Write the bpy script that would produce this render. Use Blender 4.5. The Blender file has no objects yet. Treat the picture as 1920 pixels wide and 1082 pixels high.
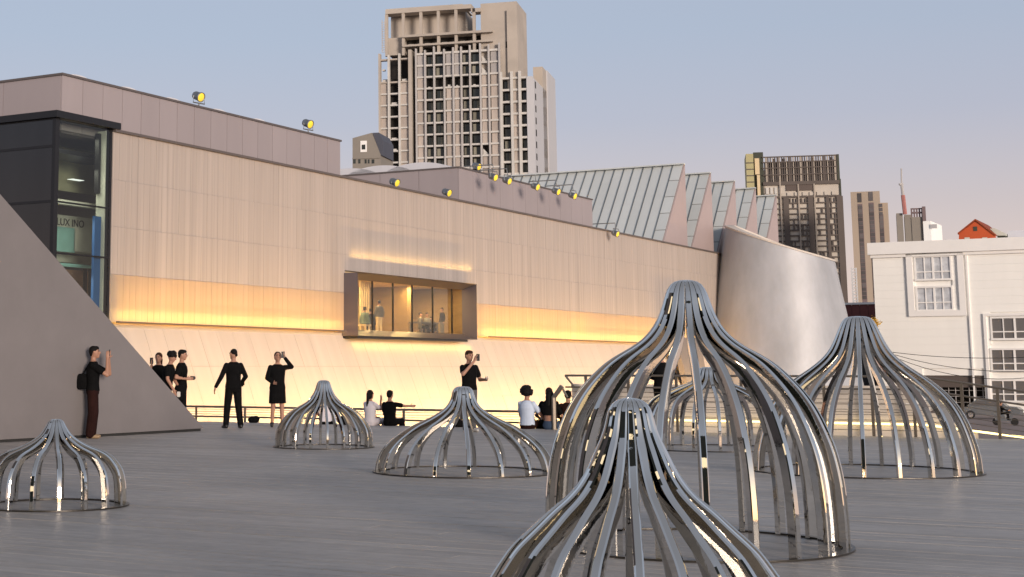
import bpy, bmesh, math, random
from mathutils import Vector, Matrix
random.seed(7)
scn = bpy.context.scene
col = scn.collection
R = math.radians

# ------------------------------------------------------------------ camera
FPX, CX, CY, EYE = 2900.0, 600.0, 255.0, 1.35       # focal length and principal point of the cropped photograph (1920 wide)
PITCH = math.atan((690 - CY) / FPX)
cd = bpy.data.cameras.new('camera')
cam = bpy.data.objects.new('camera', cd); col.objects.link(cam)
cam.location = (0, 0, EYE)
cam.rotation_euler = (math.pi / 2 + PITCH, 0, 0)
cd.sensor_width = 36; cd.lens = FPX / 1920 * 36
cd.shift_x = (960 - CX) / 1920; cd.shift_y = -(541 - CY) / 1920
cd.clip_start = 0.1; cd.clip_end = 9000
scn.camera = cam
# ------------------------------------------------------------------ light
SUN_AZ = Vector((0.38, -0.92)).normalized()          # direction towards the low sun, right of and behind the camera
SUN_EL = R(7)
w = bpy.data.worlds.new('World'); scn.world = w; w.use_nodes = True
nt = w.node_tree; nt.nodes.clear()
out = nt.nodes.new('ShaderNodeOutputWorld'); bg = nt.nodes.new('ShaderNodeBackground')
sky = nt.nodes.new('ShaderNodeTexSky'); sky.sky_type = 'NISHITA'; sky.sun_disc = False
sky.sun_elevation = SUN_EL; sky.sun_rotation = math.atan2(SUN_AZ.x, SUN_AZ.y)
sky.air_density = 1.0; sky.dust_density = 2.0; sky.ozone_density = 2.0
# the even dusk veil: a gradient by height only, the same all round the horizon
tc = nt.nodes.new('ShaderNodeTexCoord'); sep = nt.nodes.new('ShaderNodeSeparateXYZ')
ramp = nt.nodes.new('ShaderNodeValToRGB')
nt.links.new(tc.outputs['Generated'], sep.inputs[0]); nt.links.new(sep.outputs['Z'], ramp.inputs[0])
cr = ramp.color_ramp
cr.elements[0].position = 0.0; cr.elements[0].color = (0.86, 0.67, 0.61, 1)
cr.elements[1].position = 1.0; cr.elements[1].color = (0.24, 0.245, 0.27, 1)
for p_, c_ in ((0.05, (0.74, 0.57, 0.54)), (0.10, (0.58, 0.475, 0.50)), (0.155, (0.45, 0.43, 0.52)), (0.21, (0.40, 0.43, 0.535)), (0.34, (0.38, 0.42, 0.52)), (0.60, (0.30, 0.32, 0.38))):
    e_ = cr.elements.new(p_); e_.color = (*c_, 1)
sc_ = nt.nodes.new('ShaderNodeMix'); sc_.data_type = 'RGBA'; sc_.blend_type = 'ADD'; sc_.inputs[0].default_value = 0.84
mul = nt.nodes.new('ShaderNodeMix'); mul.data_type = 'RGBA'; mul.blend_type = 'MULTIPLY'; mul.inputs[0].default_value = 1
SKYMUL = 0.045
mul.inputs[7].default_value = (SKYMUL, SKYMUL, SKYMUL, 1)
nt.links.new(sky.outputs[0], mul.inputs[6])
nt.links.new(mul.outputs[2], sc_.inputs[6]); nt.links.new(ramp.outputs[0], sc_.inputs[7])
nt.links.new(sc_.outputs[2], bg.inputs[0]); nt.links.new(bg.outputs[0], out.inputs[0])
bg.inputs[1].default_value = 1.0
sl = bpy.data.lights.new('sun', 'SUN'); sl.energy = 3.0; sl.angle = R(14); sl.color = (1.0, 0.85, 0.73)
sun = bpy.data.objects.new('sun', sl); col.objects.link(sun)
sd = Vector((SUN_AZ.x * math.cos(SUN_EL), SUN_AZ.y * math.cos(SUN_EL), math.sin(SUN_EL)))
sun.rotation_euler = sd.to_track_quat('Z', 'Y').to_euler(); sun.location = sd * 50
scn.view_settings.view_transform = 'Standard'; scn.view_settings.look = 'None'
scn.view_settings.exposure = 0.10; scn.view_settings.gamma = 1.0; scn.view_settings.use_curve_mapping = False
scn.cycles.max_bounces = 10; scn.cycles.glossy_bounces = 6; scn.cycles.transparent_max_bounces = 12
scn.cycles.sample_clamp_indirect = 6.0; scn.cycles.caustics_reflective = False; scn.cycles.caustics_refractive = False

# ------------------------------------------------------------------ geometry helpers
CAM = Vector((0, 0, EYE))
FWD = Vector((0, math.cos(PITCH), math.sin(PITCH))); UPV = Vector((0, -math.sin(PITCH), math.cos(PITCH)))
def ray(x, y): return FWD + Vector((1, 0, 0)) * ((x - CX) / FPX) + UPV * ((CY - y) / FPX)
def at(x, y, Y): d = ray(x, y); return CAM + d * (Y / d.y)
def gnd(x, y, z=0.0): d = ray(x, y); return CAM + d * ((z - EYE) / d.z)
class Frame:
    """upright local frame: a runs along the face, d runs into the building, z up"""
    def __init__(s, O, e):
        s.O = Vector((O.x, O.y, 0)); s.e = Vector((e[0], e[1], 0)).normalized()
        s.i = Vector((-s.e.y, s.e.x, 0))
        s.M = Matrix(((s.e.x, s.i.x, 0, s.O.x), (s.e.y, s.i.y, 0, s.O.y), (0, 0, 1, 0), (0, 0, 0, 1)))
    def az(s, x, y, d=0.0):
        r = ray(x, y); P = s.O + s.i * d; t = (P - CAM).dot(s.i) / r.dot(s.i); q = CAM + r * t
        return (q - s.O).dot(s.e), q.z
    def w(s, a, d, z): return s.O + s.e * a + s.i * d + Vector((0, 0, z))
W = {}
def link(o, parent=None, M=None):
    col.objects.link(o); M = M or Matrix.Identity(4)
    W[o] = M
    if parent is not None:
        o.parent = parent; o.matrix_parent_inverse = W[parent].inverted()
    o.matrix_basis = M
    return o
def tag(o, label=None, cat=None, group=None, kind=None):
    if label: o['label'] = label
    if cat: o['category'] = cat
    if group: o['group'] = group
    if kind: o['kind'] = kind
    return o
def thing(name, loc, label, cat, group=None):
    o = bpy.data.objects.new(name, None); o.empty_display_size = 0.2
    link(o, None, Matrix.Translation(Vector(loc))); return tag(o, label, cat, group)
def mesh_obj(name, verts, faces, m, parent=None, smooth=False, center=True):
    verts = [Vector(v) for v in verts]
    c = sum(verts, Vector()) / len(verts) if center else Vector()
    if center: c.z = min(v.z for v in verts)
    me = bpy.data.meshes.new(name); me.from_pydata([v - c for v in verts], [], faces); me.update()
    if m: me.materials.append(m)
    if smooth: me.polygons.foreach_set('use_smooth', [True] * len(me.polygons))
    return link(bpy.data.objects.new(name, me), parent, Matrix.Translation(c))
CUBE_V = [(0,0,0),(1,0,0),(1,1,0),(0,1,0),(0,0,1),(1,0,1),(1,1,1),(0,1,1)]
CUBE_F = [(0,3,2,1),(4,5,6,7),(0,1,5,4),(1,2,6,5),(2,3,7,6),(3,0,4,7)]
_cubes = {}
def cube_mesh(m):
    if m not in _cubes:
        me = bpy.data.meshes.new('block_' + m.name); me.from_pydata(CUBE_V, [], CUBE_F); me.materials.append(m); _cubes[m] = me
    return _cubes[m]
def piece(name, parent, fr, a0, a1, d0, d1, z0, z1, m, lean=0.0):
    """a block that shares one mesh with all blocks of its material; lean pushes its top outwards"""
    L = Matrix.Translation((a0, d0, z0)) @ Matrix.Diagonal((a1 - a0, d1 - d0, z1 - z0, 1))
    if lean:
        S = Matrix.Identity(4); S[1][2] = -lean
        L = Matrix.Translation((a0, d0, z0)) @ S @ Matrix.Diagonal((a1 - a0, d1 - d0, z1 - z0, 1))
    M = fr.M @ L
    if lean:   # shear cannot live in an object transform: bake it
        me = bpy.data.meshes.new(name)
        c = M @ Vector((0.5, 0.5, 0.0))
        me.from_pydata([(M @ Vector(v)) - c for v in CUBE_V], [], CUBE_F); me.materials.append(m)
        return link(bpy.data.objects.new(name, me), parent, Matrix.Translation(c))
    return link(bpy.data.objects.new(name, cube_mesh(m)), parent, M)
def boxes(name, parent, fr, lst, m):
    V, F = [], []
    for (a0, a1, d0, d1, z0, z1) in lst:
        b = len(V)
        for (x, y, z) in CUBE_V: V.append(fr.w(a0 + (a1 - a0) * x, d0 + (d1 - d0) * y, z0 + (z1 - z0) * z))
        F += [tuple(b + i for i in f) for f in CUBE_F]
    return mesh_obj(name, V, F, m, parent)
def prism(name, parent, fr, pts, d0, d1, m):
    """polygon in (a, z) pushed from d0 to d1"""
    n = len(pts)
    V = [fr.w(a, d0, z) for a, z in pts] + [fr.w(a, d1, z) for a, z in pts]
    F = [tuple(range(n)), tuple(range(2 * n - 1, n - 1, -1))] + [(i, i + n, (i + 1) % n + n, (i + 1) % n) for i in range(n)]
    return mesh_obj(name, V, F, m, parent)
def tube_data(pts, r, seg=8):
    pts = [Vector(p) for p in pts]; V, F = [], []
    for i, p in enumerate(pts):
        t = (pts[min(i + 1, len(pts) - 1)] - pts[max(i - 1, 0)]).normalized()
        s = t.cross(Vector((0, 0, 1)));
        if s.length < 1e-3: s = t.cross(Vector((0, 1, 0)))
        s.normalize(); u_ = s.cross(t)
        for k in range(seg):
            a = 2 * math.pi * k / seg
            V.append(p + (s * math.cos(a) + u_ * math.sin(a)) * r)
    for i in range(len(pts) - 1):
        for k in range(seg):
            F.append((i*seg+k, i*seg+(k+1)%seg, (i+1)*seg+(k+1)%seg, (i+1)*seg+k))
    F.append(tuple(range(seg - 1, -1, -1))); n = len(V); F.append(tuple(range(n - seg, n)))
    return V, F
def tube(name, parent, pts, r, m, seg=8):
    V, F = tube_data(pts, r, seg); return mesh_obj(name, V, F, m, parent, smooth=seg > 6)
def lathe(prof, seg=20):
    V, F = [], []
    for (r, h) in prof:
        for k in range(seg):
            a = 2 * math.pi * k / seg; V.append(Vector((r * math.cos(a), r * math.sin(a), h)))
    for i in range(len(prof) - 1):
        for k in range(seg): F.append((i*seg+k, i*seg+(k+1)%seg, (i+1)*seg+(k+1)%seg, (i+1)*seg+k))
    F.append(tuple(range(seg - 1, -1, -1))); n = len(V); F.append(tuple(range(n - seg, n)))
    return V, F

# ------------------------------------------------------------------ materials
def mat(name, c, rough=0.6, metal=0.0, var=0.10, scale=1.0, stretch=(1, 1, 1), bump=0.0, rnd=0.0, emit=0.0, ecol=None, spec=0.5, fine=0.0):
    m = bpy.data.materials.new(name); m.use_nodes = True; t = m.node_tree; b = t.nodes['Principled BSDF']
    b.inputs['Roughness'].default_value = rough; b.inputs['Metallic'].default_value = metal
    b.inputs['Specular IOR Level'].default_value = spec
    b.inputs['Base Color'].default_value = (*c, 1)
    src = None
    if var > 0 or bump > 0:
        g = t.nodes.new('ShaderNodeNewGeometry'); mp = t.nodes.new('ShaderNodeMapping'); mp.inputs['Scale'].default_value = [scale * s for s in stretch]
        nz = t.nodes.new('ShaderNodeTexNoise'); nz.inputs['Scale'].default_value = 1; nz.inputs['Detail'].default_value = 6; nz.inputs['Roughness'].default_value = 0.62
        t.links.new(g.outputs['Position'], mp.inputs[0]); t.links.new(mp.outputs[0], nz.inputs[0])
        mr = t.nodes.new('ShaderNodeMapRange'); mr.inputs[1].default_value = 0.25; mr.inputs[2].default_value = 0.75
        mr.inputs[3].default_value = 1 - var; mr.inputs[4].default_value = 1 + var
        t.links.new(nz.outputs[0], mr.inputs[0]); src = mr.outputs[0]
        if bump > 0:
            bp = t.nodes.new('ShaderNodeBump'); bp.inputs['Strength'].default_value = bump; bp.inputs['Distance'].default_value = 0.02
            t.links.new(nz.outputs[0], bp.inputs['Height']); t.links.new(bp.outputs[0], b.inputs['Normal'])
    if rnd > 0:
        oi = t.nodes.new('ShaderNodeObjectInfo'); m2 = t.nodes.new('ShaderNodeMapRange')
        m2.inputs[3].default_value = 1 - rnd; m2.inputs[4].default_value = 1 + rnd
        t.links.new(oi.outputs['Random'], m2.inputs[0])
        if src is None: src = m2.outputs[0]
        else:
            mm = t.nodes.new('ShaderNodeMath'); mm.operation = 'MULTIPLY'; t.links.new(src, mm.inputs[0]); t.links.new(m2.outputs[0], mm.inputs[1]); src = mm.outputs[0]
    if src is not None:
        vm = t.nodes.new('ShaderNodeVectorMath'); vm.operation = 'SCALE'; vm.inputs[0].default_value = c
        t.links.new(src, vm.inputs['Scale']); t.links.new(vm.outputs[0], b.inputs['Base Color'])
    if emit > 0:
        b.inputs['Emission Color'].default_value = (*(ecol or c), 1); b.inputs['Emission Strength'].default_value = emit
    return m
def glass_mat(name, tint, refl=1.0, rough=0.0):
    m = bpy.data.materials.new(name); m.use_nodes = True; t = m.node_tree; t.nodes.clear()
    o = t.nodes.new('ShaderNodeOutputMaterial'); mx = t.nodes.new('ShaderNodeMixShader'); tr = t.nodes.new('ShaderNodeBsdfTransparent')
    gl = t.nodes.new('ShaderNodeBsdfGlossy'); lw = t.nodes.new('ShaderNodeLayerWeight'); lw.inputs[0].default_value = 0.5; fr = t.nodes.new('ShaderNodeMath'); fr.operation = 'POWER'; fr.inputs[1].default_value = 4.0; t.links.new(lw.outputs['Facing'], fr.inputs[0])
    mu = t.nodes.new('ShaderNodeMath'); mu.operation = 'MULTIPLY_ADD'; mu.inputs[1].default_value = refl; mu.inputs[2].default_value = .03
    tr.inputs[0].default_value = (*tint, 1); gl.inputs['Roughness'].default_value = rough
    t.links.new(fr.outputs[0], mu.inputs[0]); t.links.new(mu.outputs[0], mx.inputs[0])
    t.links.new(tr.outputs[0], mx.inputs[1]); t.links.new(gl.outputs[0], mx.inputs[2]); t.links.new(mx.outputs[0], o.inputs[0])
    return m

PHI = math.atan((2407 - CX) / FPX * math.cos(PITCH))
U = Vector((math.sin(PHI), math.cos(PHI), 0)); N = Vector((math.cos(PHI), -math.sin(PHI), 0))
def column_mat(name, c, step, amp, var, streak, rough=0.55, spec=0.4):
    """painted panels: each column of panels has a tone of its own, plus fine vertical weather streaks"""
    m = mat(name, c, rough, 0, 0, spec=spec); t = m.node_tree; b = t.nodes['Principled BSDF']
    g = t.nodes.new('ShaderNodeNewGeometry'); dt = t.nodes.new('ShaderNodeVectorMath'); dt.operation = 'DOT_PRODUCT'; dt.inputs[1].default_value = U
    t.links.new(g.outputs['Position'], dt.inputs[0])
    dv = t.nodes.new('ShaderNodeMath'); dv.operation = 'DIVIDE'; dv.inputs[1].default_value = step; t.links.new(dt.outputs['Value'], dv.inputs[0])
    fl = t.nodes.new('ShaderNodeMath'); fl.operation = 'FLOOR'; t.links.new(dv.outputs[0], fl.inputs[0])
    wn = t.nodes.new('ShaderNodeTexWhiteNoise'); wn.noise_dimensions = '1D'; t.links.new(fl.outputs[0], wn.inputs['W'])
    cb = t.nodes.new('ShaderNodeCombineXYZ'); t.links.new(dt.outputs['Value'], cb.inputs[0])
    sp = t.nodes.new('ShaderNodeSeparateXYZ'); t.links.new(g.outputs['Position'], sp.inputs[0]); t.links.new(sp.outputs['Z'], cb.inputs[2])
    mp = t.nodes.new('ShaderNodeMapping'); mp.inputs['Scale'].default_value = streak; t.links.new(cb.outputs[0], mp.inputs[0])
    nz = t.nodes.new('ShaderNodeTexNoise'); nz.inputs['Scale'].default_value = 1; nz.inputs['Detail'].default_value = 5; t.links.new(mp.outputs[0], nz.inputs[0])
    m1 = t.nodes.new('ShaderNodeMapRange'); m1.inputs[3].default_value = 1 - amp; m1.inputs[4].default_value = 1 + amp; t.links.new(wn.outputs['Value'], m1.inputs[0])
    m2 = t.nodes.new('ShaderNodeMapRange'); m2.inputs[1].default_value = .25; m2.inputs[2].default_value = .75; m2.inputs[3].default_value = 1 - var; m2.inputs[4].default_value = 1 + var; t.links.new(nz.outputs[0], m2.inputs[0])
    mm = t.nodes.new('ShaderNodeMath'); mm.operation = 'MULTIPLY'; t.links.new(m1.outputs[0], mm.inputs[0]); t.links.new(m2.outputs[0], mm.inputs[1])
    vm = t.nodes.new('ShaderNodeVectorMath'); vm.operation = 'SCALE'; vm.inputs[0].default_value = c; t.links.new(mm.outputs[0], vm.inputs['Scale']); t.links.new(vm.outputs[0], b.inputs['Base Color'])
    return m

def translucent(m, f, c):
    t = m.node_tree; b = t.nodes['Principled BSDF']; o = t.nodes['Material Output']
    tr = t.nodes.new('ShaderNodeBsdfTranslucent'); tr.inputs[0].default_value = (*c, 1); mx = t.nodes.new('ShaderNodeMixShader'); mx.inputs[0].default_value = f
    t.links.new(b.outputs[0], mx.inputs[1]); t.links.new(tr.outputs[0], mx.inputs[2]); t.links.new(mx.outputs[0], o.inputs[0]); return m
def deck_mat():
    m = mat('deck_board', (0.41, 0.38, 0.355), 0.5, 0, 0, rnd=0.085, spec=0.25); t = m.node_tree; b = t.nodes['Principled BSDF']
    base = b.inputs['Base Color'].links[0].from_socket
    g = t.nodes.new('ShaderNodeNewGeometry')
    d1 = t.nodes.new('ShaderNodeVectorMath'); d1.operation = 'DOT_PRODUCT'; d1.inputs[1].default_value = N; t.links.new(g.outputs['Position'], d1.inputs[0])
    d2 = t.nodes.new('ShaderNodeVectorMath'); d2.operation = 'DOT_PRODUCT'; d2.inputs[1].default_value = U; t.links.new(g.outputs['Position'], d2.inputs[0])
    cb = t.nodes.new('ShaderNodeCombineXYZ'); t.links.new(d1.outputs['Value'], cb.inputs[0]); t.links.new(d2.outputs['Value'], cb.inputs[1])
    out_ = None
    for (sx, sy, lo, hi, det) in ((1.8, 14.0, .91, 1.09, 5), (0.45, 0.6, .88, 1.12, 4), (5.0, 8.0, .90, 1.10, 6), (0.10, 0.13, .92, 1.08, 2)):
        mp = t.nodes.new('ShaderNodeMapping'); mp.inputs['Scale'].default_value = (sx, sy, 1); t.links.new(cb.outputs[0], mp.inputs[0])
        nz = t.nodes.new('ShaderNodeTexNoise'); nz.inputs['Scale'].default_value = 1; nz.inputs['Detail'].default_value = det; t.links.new(mp.outputs[0], nz.inputs[0])
        mr = t.nodes.new('ShaderNodeMapRange'); mr.inputs[1].default_value = .28; mr.inputs[2].default_value = .72; mr.inputs[3].default_value = lo; mr.inputs[4].default_value = hi; t.links.new(nz.outputs[0], mr.inputs[0])
        if out_ is None: out_ = mr.outputs[0]
        else:
            mm = t.nodes.new('ShaderNodeMath'); mm.operation = 'MULTIPLY'; t.links.new(out_, mm.inputs[0]); t.links.new(mr.outputs[0], mm.inputs[1]); out_ = mm.outputs[0]
    vm = t.nodes.new('ShaderNodeVectorMath'); vm.operation = 'SCALE'; t.links.new(base, vm.inputs[0]); t.links.new(out_, vm.inputs['Scale']); t.links.new(vm.outputs[0], b.inputs['Base Color'])
    mr = t.nodes.new('ShaderNodeMapRange'); mr.inputs[3].default_value = .36; mr.inputs[4].default_value = .66; t.links.new(nz.outputs[0], mr.inputs[0]); t.links.new(mr.outputs[0], b.inputs['Roughness'])
    return m
MT = dict(
    glow=translucent(column_mat('translucent_wall_panel', (0.45, 0.39, 0.355), 0.4, 0.045, 0.13, (5.0, 1, 0.10)), 0.38, (0.85, 0.78, 0.66)),
    steel=mat('polished_steel', (0.78, 0.75, 0.70), 0.02, 1.0, 0.04, 3.0, bump=0.035),
    ring=mat('dark_steel', (0.06, 0.055, 0.05), 0.35, 0.6, 0.1, 5),
    deck=deck_mat(),
    deckedge=mat('terrace_base', (0.16, 0.155, 0.155), 0.7, 0, 0.1, 2),
    wedge=mat('grey_render', (0.195, 0.179, 0.182), 0.85, 0, 0.07, 1.2, (1, 1, 1), 0.1),
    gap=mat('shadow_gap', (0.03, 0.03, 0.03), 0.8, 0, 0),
    wall=column_mat('wall_panel', (0.425, 0.37, 0.338), 0.4, 0.045, 0.13, (5.0, 1, 0.10)),
    lower=column_mat('lower_panel', (0.58, 0.51, 0.45), 1.25, 0.03, 0.06, (1.6, 1, 0.10)),
    backing=mat('wall_backing', (0.45, 0.40, 0.36), 0.8, 0, 0),
    pink=mat('metal_cladding', (0.365, 0.315, 0.32), 0.5, 0.12, 0.06, 0.5, (1, 1, .2), 0, 0.03),
    trim=mat('trim_dark', (0.13, 0.11, 0.105), 0.5, 0.2, 0.05),
    vault=mat('skylight_shell', (0.64, 0.64, 0.68), 0.4, 0, 0.05),
    zinc=mat('zinc_roof', (0.57, 0.60, 0.60), 0.6, 0.05, 0.06, 0.5, (1, 1, .3), 0, 0.05),
    seam=mat('zinc_seam', (0.16, 0.18, 0.19), 0.45, 0.4, 0.05),
    gable=mat('gable_metal', (0.48, 0.385, 0.37), 0.5, 0.2, 0.05, 0.5),
    silver=mat('brushed_shell', (0.43, 0.435, 0.455), 0.52, 0.22, 0.18, 0.5, (1, 1, 0.45), 0.08),
    frame=mat('window_frame_metal', (0.11, 0.098, 0.12), 0.45, 0.3, 0.04),
    dark=mat('black_metal', (0.012, 0.012, 0.014), 0.35, 0.2, 0),
    darkglass=mat('dark_glass', (0.012, 0.013, 0.015), 0.06, 0, 0.3, 0.6, (1, 1, .1), spec=0.6),
    rail=mat('rail_steel', (0.20, 0.17, 0.14), 0.4, 0.7, 0.05),
    led=mat('led_strip', (1, 0.8, 0.4), 0.5, 0, 0, emit=3.0, ecol=(1.0, 0.76, 0.30)),
    ledge=mat('cream_ledge', (0.62, 0.56, 0.50), 0.7, 0, 0.06, 1),
    street=mat('street_paving', (0.25, 0.20, 0.185), 0.85, 0, 0.12, 0.1),
    white=mat('white_paint', (0.92, 0.905, 0.86), 0.7, 0, 0.04, 0.4, (1, 1, .3), 0, 0.006),
    whitetrim=mat('white_trim', (0.87, 0.85, 0.82), 0.6, 0, 0.03),
    wglass=mat('sky_painted_glass', (0.50, 0.52, 0.55), 0.12, 0, 0.40, 1.3, spec=0.8),  # pale mottling painted in for mirrored sky and the curtains behind
    gglass=mat('grey_window_glass', (0.13, 0.125, 0.125), 0.15, 0, 0.15, 0.4, spec=0.6),
    orange=mat('orange_gable', (0.52, 0.085, 0.02), 0.7, 0, 0.08, 0.6),
    maroon=mat('maroon_fascia', (0.14, 0.035, 0.03), 0.6, 0, 0.08, 0.5),
    concrete=mat('raw_concrete', (0.44, 0.39, 0.34), 0.9, 0, 0.16, 0.10, (1, 1, 1.2), 0, 0.03),
    plaster=mat('stained_infill', (0.42, 0.365, 0.325), 0.9, 0, 0.22, 0.25, (1, 1, .5), 0, 0.14),
    greyinfill=mat('grey_infill', (0.38, 0.36, 0.355), 0.9, 0, 0.12, 0.25, (1, 1, .5), 0, 0.06),
    slab=mat('white_slab', (0.56, 0.54, 0.51), 0.8, 0, 0.12, 0.3),
    fin=mat('tower_fin', (0.46, 0.44, 0.43), 0.8, 0, 0.12, 0.2),
    tside=mat('tower_white_side', (0.52, 0.52, 0.54), 0.8, 0, 0.06, 0.1, (1, 1, .3)),
    pane=mat('old_pane', (0.035, 0.040, 0.036), 0.2, 0, 0.3, 0.3, rnd=0.5),
    curtain=mat('old_curtain', (0.23, 0.22, 0.18), 0.9, 0, 0.15, 0.8, (1, 1, .1), 0, 0.25),
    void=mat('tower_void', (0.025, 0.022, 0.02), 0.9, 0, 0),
    lattice=mat('dark_lattice', (0.10, 0.08, 0.07), 0.7, 0, 0.1, 0.2),
    latlight=mat('pale_bar', (0.36, 0.31, 0.26), 0.7, 0, 0.1, 0.2),
    latwall=mat('lattice_back', (0.50, 0.45, 0.39), 0.6, 0, 0.12, 0.12),
    latside=mat('olive_side', (0.045, 0.05, 0.035), 0.7, 0, 0.1, 0.2),
    yslab=mat('yellow_slab', (0.42, 0.38, 0.20), 0.7, 0, 0.08, 0.2),
    tan=mat('tan_tower', (0.40, 0.325, 0.255), 0.8, 0, 0.07, 0.08),
    tanwin=mat('tan_tower_glass', (0.10, 0.09, 0.09), 0.25, 0, 0.3, 0.3, rnd=0.35),
    mauve=mat('mauve_tower', (0.17, 0.125, 0.13), 0.8, 0, 0.1, 0.2),
    greyblk=mat('grey_gable_block', (0.25, 0.225, 0.195), 0.8, 0, 0.08, 0.2),
    slate=mat('slate_roof', (0.07, 0.075, 0.10), 0.6, 0, 0.08, 0.2),
    lens=mat('lamp_lens', (0.95, 0.70, 0.08), 0.25, 0, 0, emit=0.35, ecol=(1.0, 0.66, 0.05)),
    lampbody=mat('lamp_body', (0.24, 0.25, 0.26), 0.4, 0.5, 0.06),
    skin=mat('skin', (0.38, 0.20, 0.135), 0.55, 0, 0.04, 8),
    hair=mat('black_hair', (0.007, 0.006, 0.006), 0.7, 0, 0.3, 40, bump=0.5, spec=0.15),
    brownhair=mat('brown_hair', (0.035, 0.015, 0.010), 0.7, 0, 0.3, 40, bump=0.5, spec=0.15),
    black=mat('black_cloth', (0.006, 0.006, 0.0065), 0.95, 0, 0.3, 9, bump=0.35, spec=0.08),
    brown=mat('brown_cloth', (0.022, 0.009, 0.008), 0.95, 0, 0.25, 7, bump=0.3, spec=0.1),
    bluewhite=mat('pale_blue_cloth', (0.52, 0.60, 0.74), 0.9, 0, 0.08, 5, bump=0.15),
    whitecloth=mat('white_cloth', (0.66, 0.62, 0.66), 0.9, 0, 0.08, 5, bump=0.15),
    jeans=mat('blue_jeans', (0.035, 0.06, 0.11), 0.9, 0, 0.15, 8),
    greycloth=mat('grey_cloth', (0.10, 0.10, 0.105), 0.9, 0, 0.1, 6),
    teal=mat('teal_cloth', (0.10, 0.16, 0.15), 0.9, 0, 0.1, 6),
    shoewhite=mat('white_shoe', (0.65, 0.62, 0.58), 0.6, 0, 0.05),
    shoeblack=mat('black_shoe', (0.015, 0.014, 0.014), 0.4, 0, 0.05),
    shoetan=mat('tan_shoe', (0.32, 0.22, 0.13), 0.6, 0, 0.05),
    phone=mat('phone_black', (0.012, 0.012, 0.014), 0.55, 0, 0),
    warmwall=mat('warm_room_wall', (0.36, 0.27, 0.10), 0.8, 0, 0.15, 1.5),
    wood=mat('room_wood', (0.24, 0.16, 0.07), 0.6, 0, 0.2, 1.5, (1, 1, 3)),
    cream=mat('room_cream', (0.68, 0.54, 0.34), 0.8, 0, 0.05),
    teal_panel=mat('teal_panel', (0.22, 0.42, 0.40), 0.6, 0, 0.1, 1.5),
    blue=mat('blue_banner', (0.012, 0.10, 0.32), 0.6, 0, 0.06, 1),
    lobbywall=mat('lobby_wall', (0.30, 0.29, 0.19), 0.8, 0, 0.2, 0.8),
    lobbylight=mat('lobby_pale', (0.55, 0.55, 0.48), 0.8, 0, 0.1, 0.8),
    peach=mat('peach_panel', (0.55, 0.32, 0.22), 0.8, 0, 0.06, 0.8),
    carpaint=mat('car_paint', (0.20, 0.215, 0.23), 0.25, 0.4, 0.03),
    tyre=mat('tyre', (0.015, 0.015, 0.015), 0.8, 0, 0),
    chrome=mat('pale_metal', (0.6, 0.6, 0.6), 0.25, 0.9, 0),
    yellowleaf=mat('yellow_blossom', (0.62, 0.38, 0.05), 0.7, 0, 0.25, 3),
    bark=mat('bark', (0.09, 0.06, 0.04), 0.9, 0, 0.2, 6),
    unseenglow=mat('unseen_pane_glow', (0.8, 0.7, 0.5), 0.4, 0, 0, emit=1.1, ecol=(1.0, 0.80, 0.50)),  # glow of the added panes on the unseen block behind the lens
    glassclear=glass_mat('clear_pane', (0.93, 0.90, 0.82), 0.9),
    glasslobby=glass_mat('lobby_pane', (0.80, 0.84, 0.82), 1.0),
    cable=mat('cable_black', (0.03, 0.03, 0.03), 0.6, 0, 0),
)

# ------------------------------------------------------------------ ground, terrace
GZ = -2.7
g = mesh_obj('ground', [(-4000, -4000, GZ), (4000, -4000, GZ), (4000, 6000, GZ), (-4000, 6000, GZ)], [(0, 1, 2, 3)], MT['street'], None, center=False); tag(g, kind='structure')
T = Frame(Vector((0, 0, 0)), N)                      # terrace frame: a along N (to the right), d along U (away)
EDGE = 32.75                                         # far edge of the terrace
A0, A1, D0 = -46.0, 30.0, -16.0
terr = boxes('terrace', None, T, [(A0, A1, D0, EDGE - 0.03, GZ + .004, -0.045)], MT['deckedge']); tag(terr, kind='structure')
BW = 0.20
rows = []
d = D0
while d + BW <= EDGE + 1e-6: rows.append(d); d += BW
boards = []
for i, d in enumerate(rows):
    a = A0 - random.uniform(0, 8)
    while a < A1:
        L = 8.0 if d < 8 else 14.0
        x0, x1 = max(a, A0), min(a + L, A1)
        if x1 - x0 > .1:
            c = T.w((x0 + x1) / 2, d + BW / 2, 0)
            # does it show? nearest visible point of the board to the lens
            best = 1e9
            for k in range(9):
                p = T.w(x0 + (x1 - x0) * k / 8, d, 0); dep = (p - CAM).dot(FWD)
                if dep > 5:
                    sx = CX + FPX * p.x / dep; sy = CY - FPX * (p - CAM).dot(UPV) / dep
                    if -60 < sx < 1980 and sy < 1150: best = min(best, dep)
            boards.append((best, x0, x1, d))
        a += L + 0.004
boards.sort()
fv, ff = [], []
for k, (best, x0, x1, d) in enumerate(boards):
    h = random.uniform(-0.0015, 0.0015)
    if k < 300: piece('deck_board', terr, T, x0, x1 - .004, d + .005, d + BW - .005, -0.045, h, MT['deck'])
    else:
        b = len(fv)
        for (x, y, z) in CUBE_V: fv.append(T.w(x0 + (x1 - .004 - x0) * x, d + .003 + (BW - .006) * y, -0.045 + (h + .045) * z))
        ff += [tuple(b + i for i in f) for f in CUBE_F]
tag(mesh_obj('far_deck_boards', fv, ff, MT['deck'], terr), kind='stuff')
# lower step beyond the edge, on which people put their feet and the left railing stands
LOWZ = -0.72
step = boxes('lower_step', None, T, [(A0, -10.9, EDGE + .03, EDGE + 3.2, GZ + .004, LOWZ)], MT['deckedge']); tag(step, kind='structure')

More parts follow.
